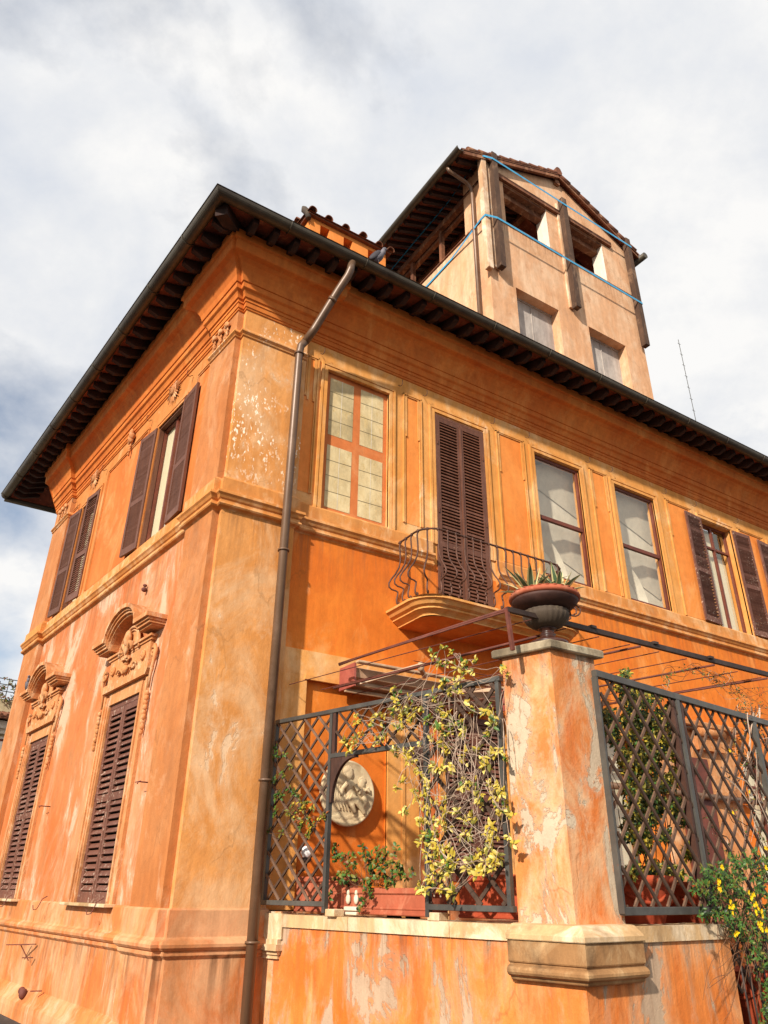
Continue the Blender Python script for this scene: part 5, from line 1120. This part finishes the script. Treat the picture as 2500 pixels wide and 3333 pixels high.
# small creeper on the leftmost panel
cr = thing('green_creeper', 'thin green creeper climbing the leftmost lattice panel beside the downpipe', 'climbing plant', T(1.2, -.6, -.3))
lf = MB(); tw_ = MB(); prev = on_plane(*S(200, 1500), VP0, VP1, -.03)
for a, b_, n_ in ((90,660,4),(100,700,5),(85,720,4),(150,690,4),(190,770,3),(140,800,6),(150,830,6),(90,850,4),(90,870,4),(110,940,7),(130,960,7),(95,970,5),(180,920,6),(210,940,6),(240,950,4),(90,1050,5),(85,1070,3),(200,1020,7),(230,1060,7),(180,1060,6),(250,1000,6),(290,1000,6),(270,1040,7),(330,1030,4),(220,1100,6),(260,1120,7),(300,1110,7),(250,1160,6),(320,1150,7),(310,1180,6),(350,1120,4),(390,1100,5),(400,1080,3),(45,1180,5),(30,1190,3),(300,1200,5),(130,1190,4)):
    p = on_plane(*S(a, b_), VP0, VP1, .0+rnd.random()*.06); rosette(lf, p, outn, int(n_*1.6)+2, rnd.uniform(.042, .058), .032, ['lf_green', 'lf_green', 'lf_olive', 'lf_dark'] if b_ < 1000 or a < 120 else ['lf_olive', 'lf_green', 'lf_yel', 'lf_olive', 'lf_red'], rnd)
    twig(tw_, prev, p, rnd, .003, .03, 6, 0, 'twig_brown'); prev = p
part('leaves', lf, cr); part('stems', tw_, cr)
# shrub in the long planter
sh = thing('planter_shrub', 'small leafy green shrub with trailing shoot growing in the long planter', 'shrub', T(1.75, -1.8, -.05))
lf = MB(); tw_ = MB(); HP0, HP1 = (1.42, -.9), (1.84, -2.4)
for a, b_, n_ in ((480,1270,4),(470,1290,4),(490,1340,5),(520,1340,4),(470,1360,4),(555,1340,6),(590,1340,6),(560,1390,6),(600,1400,6),(540,1450,7),(580,1470,7),(520,1480,6),(550,1510,7),(610,1480,6),(480,1480,5),(500,1460,5),(640,1280,4),(650,1340,5),(690,1340,6),(700,1380,7),(680,1410,7),(740,1290,5),(750,1330,7),(790,1290,5),(800,1330,7),(770,1370,8),(730,1400,8),(710,1450,8),(760,1430,8),(800,1400,8),(830,1370,7),(850,1340,5),(870,1390,7),(890,1420,6),(840,1430,8),(790,1470,8),(740,1490,8),(690,1490,8),(650,1500,7),(830,1480,8),(870,1460,7),(850,1510,7),(800,1520,7),(900,1470,5),(690,1540,6),(680,1580,6),(700,1610,6),(650,1620,5),(640,1660,5),(630,1690,4),(670,1560,5),(930,1480,3),(960,1450,3),(860,1290,3),(450,1570,3),(440,1600,4)):
    p = on_plane(*S(a, b_), HP0, HP1, rnd.uniform(-.06, .10)); rosette(lf, p, outn, int(n_*1.7)+2, rnd.uniform(.046, .064), .036, ['lf_green', 'lf_green', 'lf_olive', 'lf_olive', 'lf_red', 'lf_dark', 'lf_green'], rnd)
    twig(tw_, on_plane(*S(700+(a-700)*.45, 1530), HP0, HP1, 0), p, rnd, .003, .04, 6, 0, 'twig_brown')
part('leaves', lf, sh); part('stems', tw_, sh)
# dense variegated climber behind the right lattice
S6 = lambda a, b_: (1500+a/1.599, 1950+b_/1.599)
rc = thing('variegated_climber', 'dense dark green and yellow climber behind the right lattice beside the pillar', 'climbing plant', T(3.2, -3.75, -.3))
lf = MB(); tw_ = MB(); QP0, QP1 = (2.62, -3.85), (6.2, -3.45)
blobs = [(850,400,30,25),(860,470,60,50),(900,540,70,60),(1000,520,40,40),(760,620,50,60),(780,700,50,60),(900,620,70,60),(980,640,70,60),(1060,620,60,60),(940,720,80,60),(1040,720,80,60),(1090,760,60,50),(850,830,50,50),(920,820,70,60),(1010,800,60,60),(1100,800,50,40),(900,900,60,60),(980,900,60,60),(890,980,60,50),(960,980,70,50),(1040,960,50,50),(1100,940,40,40),(960,1060,70,60),(1020,1080,50,50),(1120,1080,60,50),(1150,1130,50,50),(900,1100,50,60),(960,1160,50,60),(880,1200,40,60),(940,1260,50,60),(1060,1230,30,40),(1210,1300,50,60),(1250,1330,40,40),(1240,1280,30,40),(1010,1400,60,30),(1080,1420,60,30),(900,1420,50,30),(1120,1440,40,20),(1150,840,20,30),(1110,900,25,30)]
outr = Vector((-.2, -.96, .1)).normalized()
for cx_, cy_, rx, ry in blobs:
    for _ in range(int(rx*ry/62)+5):
        a, r_ = rnd.uniform(0, 6.283), math.sqrt(rnd.random()); p = on_plane(*S6(cx_+rx*r_*math.cos(a), cy_+ry*r_*math.sin(a)), QP0, QP1, rnd.uniform(-.22, .08))
        y_ = (700 < cy_ < 1000 or cy_ > 1250) and rnd.random() < .55
        rosette(lf, p, outr, rnd.randint(5, 8), rnd.uniform(.05, .065), .026, ['lf_yel', 'lf_yel', 'lf_olive', 'lf_green'] if y_ else ['lf_green', 'lf_dark', 'lf_dark', 'lf_olive', 'lf_olive', 'lf_yel'], rnd)
for k_ in range(14): twig(tw_, on_plane(*S6(rnd.uniform(880, 1150), 1440), QP0, QP1, -.1), on_plane(*S6(rnd.uniform(760, 1150), rnd.uniform(430, 900)), QP0, QP1, -.05), rnd, .007, .12, 10, 0, 'twig_brown')
part('leaves', lf, rc); part('stems', tw_, rc)
# winter jasmine with yellow flowers spilling over the end of the wall
js = thing('flowering_jasmine', 'green bush with bright yellow flowers hanging over the end of the terrace wall', 'shrub', T(4.6, -4.0, -1.0))
lf = MB(); tw_ = MB(); JP0, JP1 = (2.65, -4.15), (6.2, -3.72); fl_ = MB()
jb = [(1250,1480,70,60),(1330,1420,80,50),(1330,1540,70,60),(1420,1400,90,70),(1500,1360,90,60),(1400,1500,90,80),(1480,1460,90,80),(1560,1400,60,80),(1300,1640,70,40),(1370,1650,70,50),(1450,1600,80,80),(1540,1560,70,90),(1420,1720,60,40),(1500,1700,80,80),(1570,1680,50,90),(1520,1820,60,70),(1580,1840,40,90),(1560,1950,40,70),(1590,2080,30,80),(1590,2190,40,40),(1350,1460,60,50),]
for cx_, cy_, rx, ry in jb:
    for _ in range(int(rx*ry/290)+4):
        a, r_ = rnd.uniform(0, 6.283), math.sqrt(rnd.random()); p = on_plane(*S6(cx_+rx*r_*math.cos(a), cy_+ry*r_*math.sin(a)), JP0, JP1, rnd.uniform(-.15, .18))
        rosette(lf, p, outr, rnd.randint(5, 8), rnd.uniform(.035, .055), .022, ['lf_green', 'lf_green', 'lf_dark', 'lf_green', 'lf_olive'], rnd)
for a, b_ in ((1520,1550),(1530,1600),(1550,1680),(1560,1720),(1570,1640),(1430,1745),(1400,1620),(1340,1480),(1500,1010),(1590,1310),(1590,1400),(1410,1590),(1405,1100),(1395,790),(1540,1625),(1500,1545),(1345,1500),(1590,1730),(1360,1390)):
    p = on_plane(*S6(a, b_), JP0, JP1, .2); fl_ = MB()
    for k_ in range(3 if b_ > 1300 else 1):
        q = p+Vector((rnd.uniform(-.03, .03), 0, rnd.uniform(-.03, .03)))
        for j in range(6): an = j*1.047+rnd.random(); leaf(fl_, q, Vector((math.cos(an), -.5, math.sin(an))), outr, .024, .016, 'flower')
    part('flower_cluster', fl_, js)
for k_ in range(40): twig(tw_, on_plane(*S6(rnd.uniform(1300, 1599), rnd.uniform(1300, 1900)), JP0, JP1, 0), on_plane(*S6(rnd.uniform(1250, 1640), rnd.uniform(1400, 2250)), JP0, JP1, .1), rnd, .004, .15, 8, 0, 'twig_brown')
part('leaves', lf, js); part('stems', tw_, js)
# bare twining stems at the top right
bt = thing('bare_climber', 'nearly leafless brown climber tangled over the top right of the right lattice', 'climbing plant', T(5.6, -3.75, -.3))
lf = MB(); tw_ = MB()
for a0, b0, a1, b1 in ((1050,420,1200,345),(1200,345,1420,500),(1200,350,1500,520),(1240,380,1599,560),(1300,430,1380,360),(1400,500,1620,470),(1380,380,1480,560),(1450,540,1420,800),(1460,560,1600,700),(1500,600,1440,1000),(1540,560,1600,1000),(1480,700,1560,1100),(1560,760,1500,1250),(1420,800,1590,950),(1380,750,1540,840),(1350,900,1590,1150),(1450,600,1620,600),(1440,640,1500,560),(1560,560,1470,660),(1590,700,1450,900),(1100,400,1060,430),(1400,1100,1580,1200),(1300,1150,1420,1350),(1500,1000,1570,1300)):
    for k_ in range(3):
        p = on_plane(*S6(a0+rnd.uniform(-30, 30), b0+rnd.uniform(-30, 30)), QP0, QP1, rnd.uniform(-.05, .2)); q = on_plane(*S6(a1+rnd.uniform(-30, 30), b1+rnd.uniform(-30, 30)), QP0, QP1, rnd.uniform(-.05, .2))
        twig(tw_, p, q, rnd, rnd.choice([.004, .004, .007, .010]) if b1 > 600 else .003, .12, 9, 0, rnd.choice(['twig_brown', 'twig_brown', 'twig']))
        for _ in range(5): rosette(lf, p+(q-p)*rnd.random(), outr, 2, .035, .016, ['lf_olive', 'lf_green', 'lf_red', 'lf_dark'], rnd)
part('leaves', lf, bt); part('stems', tw_, bt)
# ------------------------------------------------------------ pigeons
def pigeon(label, W, s=1.0):
    t_ = thing('pigeon', label, 'bird', W, 'pigeons perched on the villa')
    RX_ = lambda y, z, a: Matrix.Translation((0, y, z)) @ Matrix.Rotation(R_(a), 4, 'X')
    b = MB().use('pg'); b.ell((0, 0, 0), (.072, .125, .08), 14, RX_(0, .13, -48))
    b.ell((0, -.085, .235), (.038, .042, .06), 12); b.ell((0, -.105, .295), (.031, .038, .033), 12); b.tube([(0, -.135, .293), (0, -.165, .283)], [.010, .003], 6); b.tube([(0, .06, .08), (0, .11, .02), (0, .16, -.05)], [.05, .04, .025], 8, flat=.4)
    for sx in (-.025, .025): b.tube([(sx, -.01, .08), (sx, -.03, -.02)], .006, 5)
    o_ = part('body', b, t_, W @ Matrix.Scale(s, 4)); m_ = o_.modifiers.new('r', 'REMESH'); m_.mode = 'VOXEL'; m_.voxel_size = .007; m_.use_smooth_shade = True; q_ = o_.modifiers.new('s', 'SMOOTH'); q_.iterations = 4
    for sx in (-1, 1): b = MB().use('pd'); b.ell((0, 0, 0), (.018, .125, .05), 10, Matrix.Translation((sx*.062, .035, .115)) @ Matrix.Rotation(R_(-50), 4, 'X')); part('wing', b, t_, W @ Matrix.Scale(s, 4))
    return t_
pigeon('grey pigeon perched on the roof gutter just below the chimney', T(1.88, -1.0, 9.50, R_(57)), 1.15)
pigeon('dark pigeon sitting on the pediment of the farther lower window', LF @ T(-7.72, -.22, 3.46, R_(60)), .95)
# ------------------------------------------------------------ far building and antenna
bgW = T(1.4, 27.2, -1.30, R_(8))
bg = thing('house', 'distant cream house with tiled eave and roof terrace at the left edge', 'house', bgW)
def bgp(nm, mb): return part(nm, mb, bg, bgW)
b = MB().use('bg_wall'); b.box(-14, 6, 0, 10, -1, 7.6); b.box(-14, 6, 1.2, 10, 7.6, 8.7); bgp('wall', b)
b = MB().use('tile'); b.add([(-14, -.7, 7.62), (6, -.7, 7.62), (6, 1.3, 8.1), (-14, 1.3, 8.1), (-14, -.7, 7.55), (6, -.7, 7.55), (6, 1.3, 7.6), (-14, 1.3, 7.6)], [(0, 1, 2, 3), (0, 4, 5, 1), (4, 7, 6, 5)])
for i in range(80): x = -13.9+i*.25; b.tube([(x, -.74, 7.66), (x, 1.3, 8.14)], .08, 6)
bgp('roof', b)
b = MB().use('bg_trim'); b.box(-14, 6, -.35, 0, 7.2, 7.5); b.box(-14, 6, -.2, 0, 7.0, 7.2); b.box(-14, 6, -.1, 0, 3.4, 3.6); bgp('cornice', b)
for x in (-12, -9, -6, -3, -.9, 2):
    b = MB().use('bg_trim'); b.box(x-.8, x+.8, -.08, .02, 4.9, 6.9); b.use('brown_red'); b.box(x-.6, x+.6, -.10, -.07, 5.0, 6.8); o = bgp('window', b)
    b = MB().use('glass'); b.use('grey_panel'); b.box(x-.5, x-.03, -.12, -.09, 5.1, 6.7); b.box(x+.03, x+.5, -.12, -.09, 5.1, 6.7); part('pane', b, o, bgW)
b = MB().use('steel')
for z in (9.0, 9.3, 9.55): b.tube([(-14, 1.0, z), (6, 1.0, z)], .02, 6)
for i in range(14): b.tube([(-14+i*1.5, 1.0, 8.6), (-14+i*1.5, 1.0, 9.6)], .02, 6)
bgp('railing', b)
b = MB(); rnd = random.Random(5)
for i in range(70): rosette(b, (-.5+rnd.uniform(-.5, 1.0), .9+rnd.uniform(-.3, .3), 9.0+rnd.uniform(-.5, .5)), Vector((0, -1, 0)), 5, .14, .06, ['lf_dark', 'twig_brown', 'lf_olive'], rnd)
o = part('roof_shrub', b, None, bgW); tag(o, 'scruffy dry shrub on the roof terrace of the distant cream house', 'shrub')
an = thing('antenna_mast', 'thin lattice radio mast rising far behind the roof on the right', 'antenna', T(26, 14, -1.75))
def onray(u, v, k_): return CP+ray(u, v)*k_
a0, a1 = onray(2280, 1440, 40), onray(2195, 1045, 40)
base = Vector(((a0.x+a1.x)/2, (a0.y+a1.y)/2, 0)); 
b = MB().use('steel'); b.tube([(base.x, base.y, -1.75), (base.x, base.y, a1.z)], .018, 6); part('mast', b, an)
b = MB().use('steel')
for i in range(14): z = a1.z-.3-i*.75; b.tube([(base.x-.12, base.y, z), (base.x+.12, base.y, z)], .012, 5)
part('rungs', b, an)
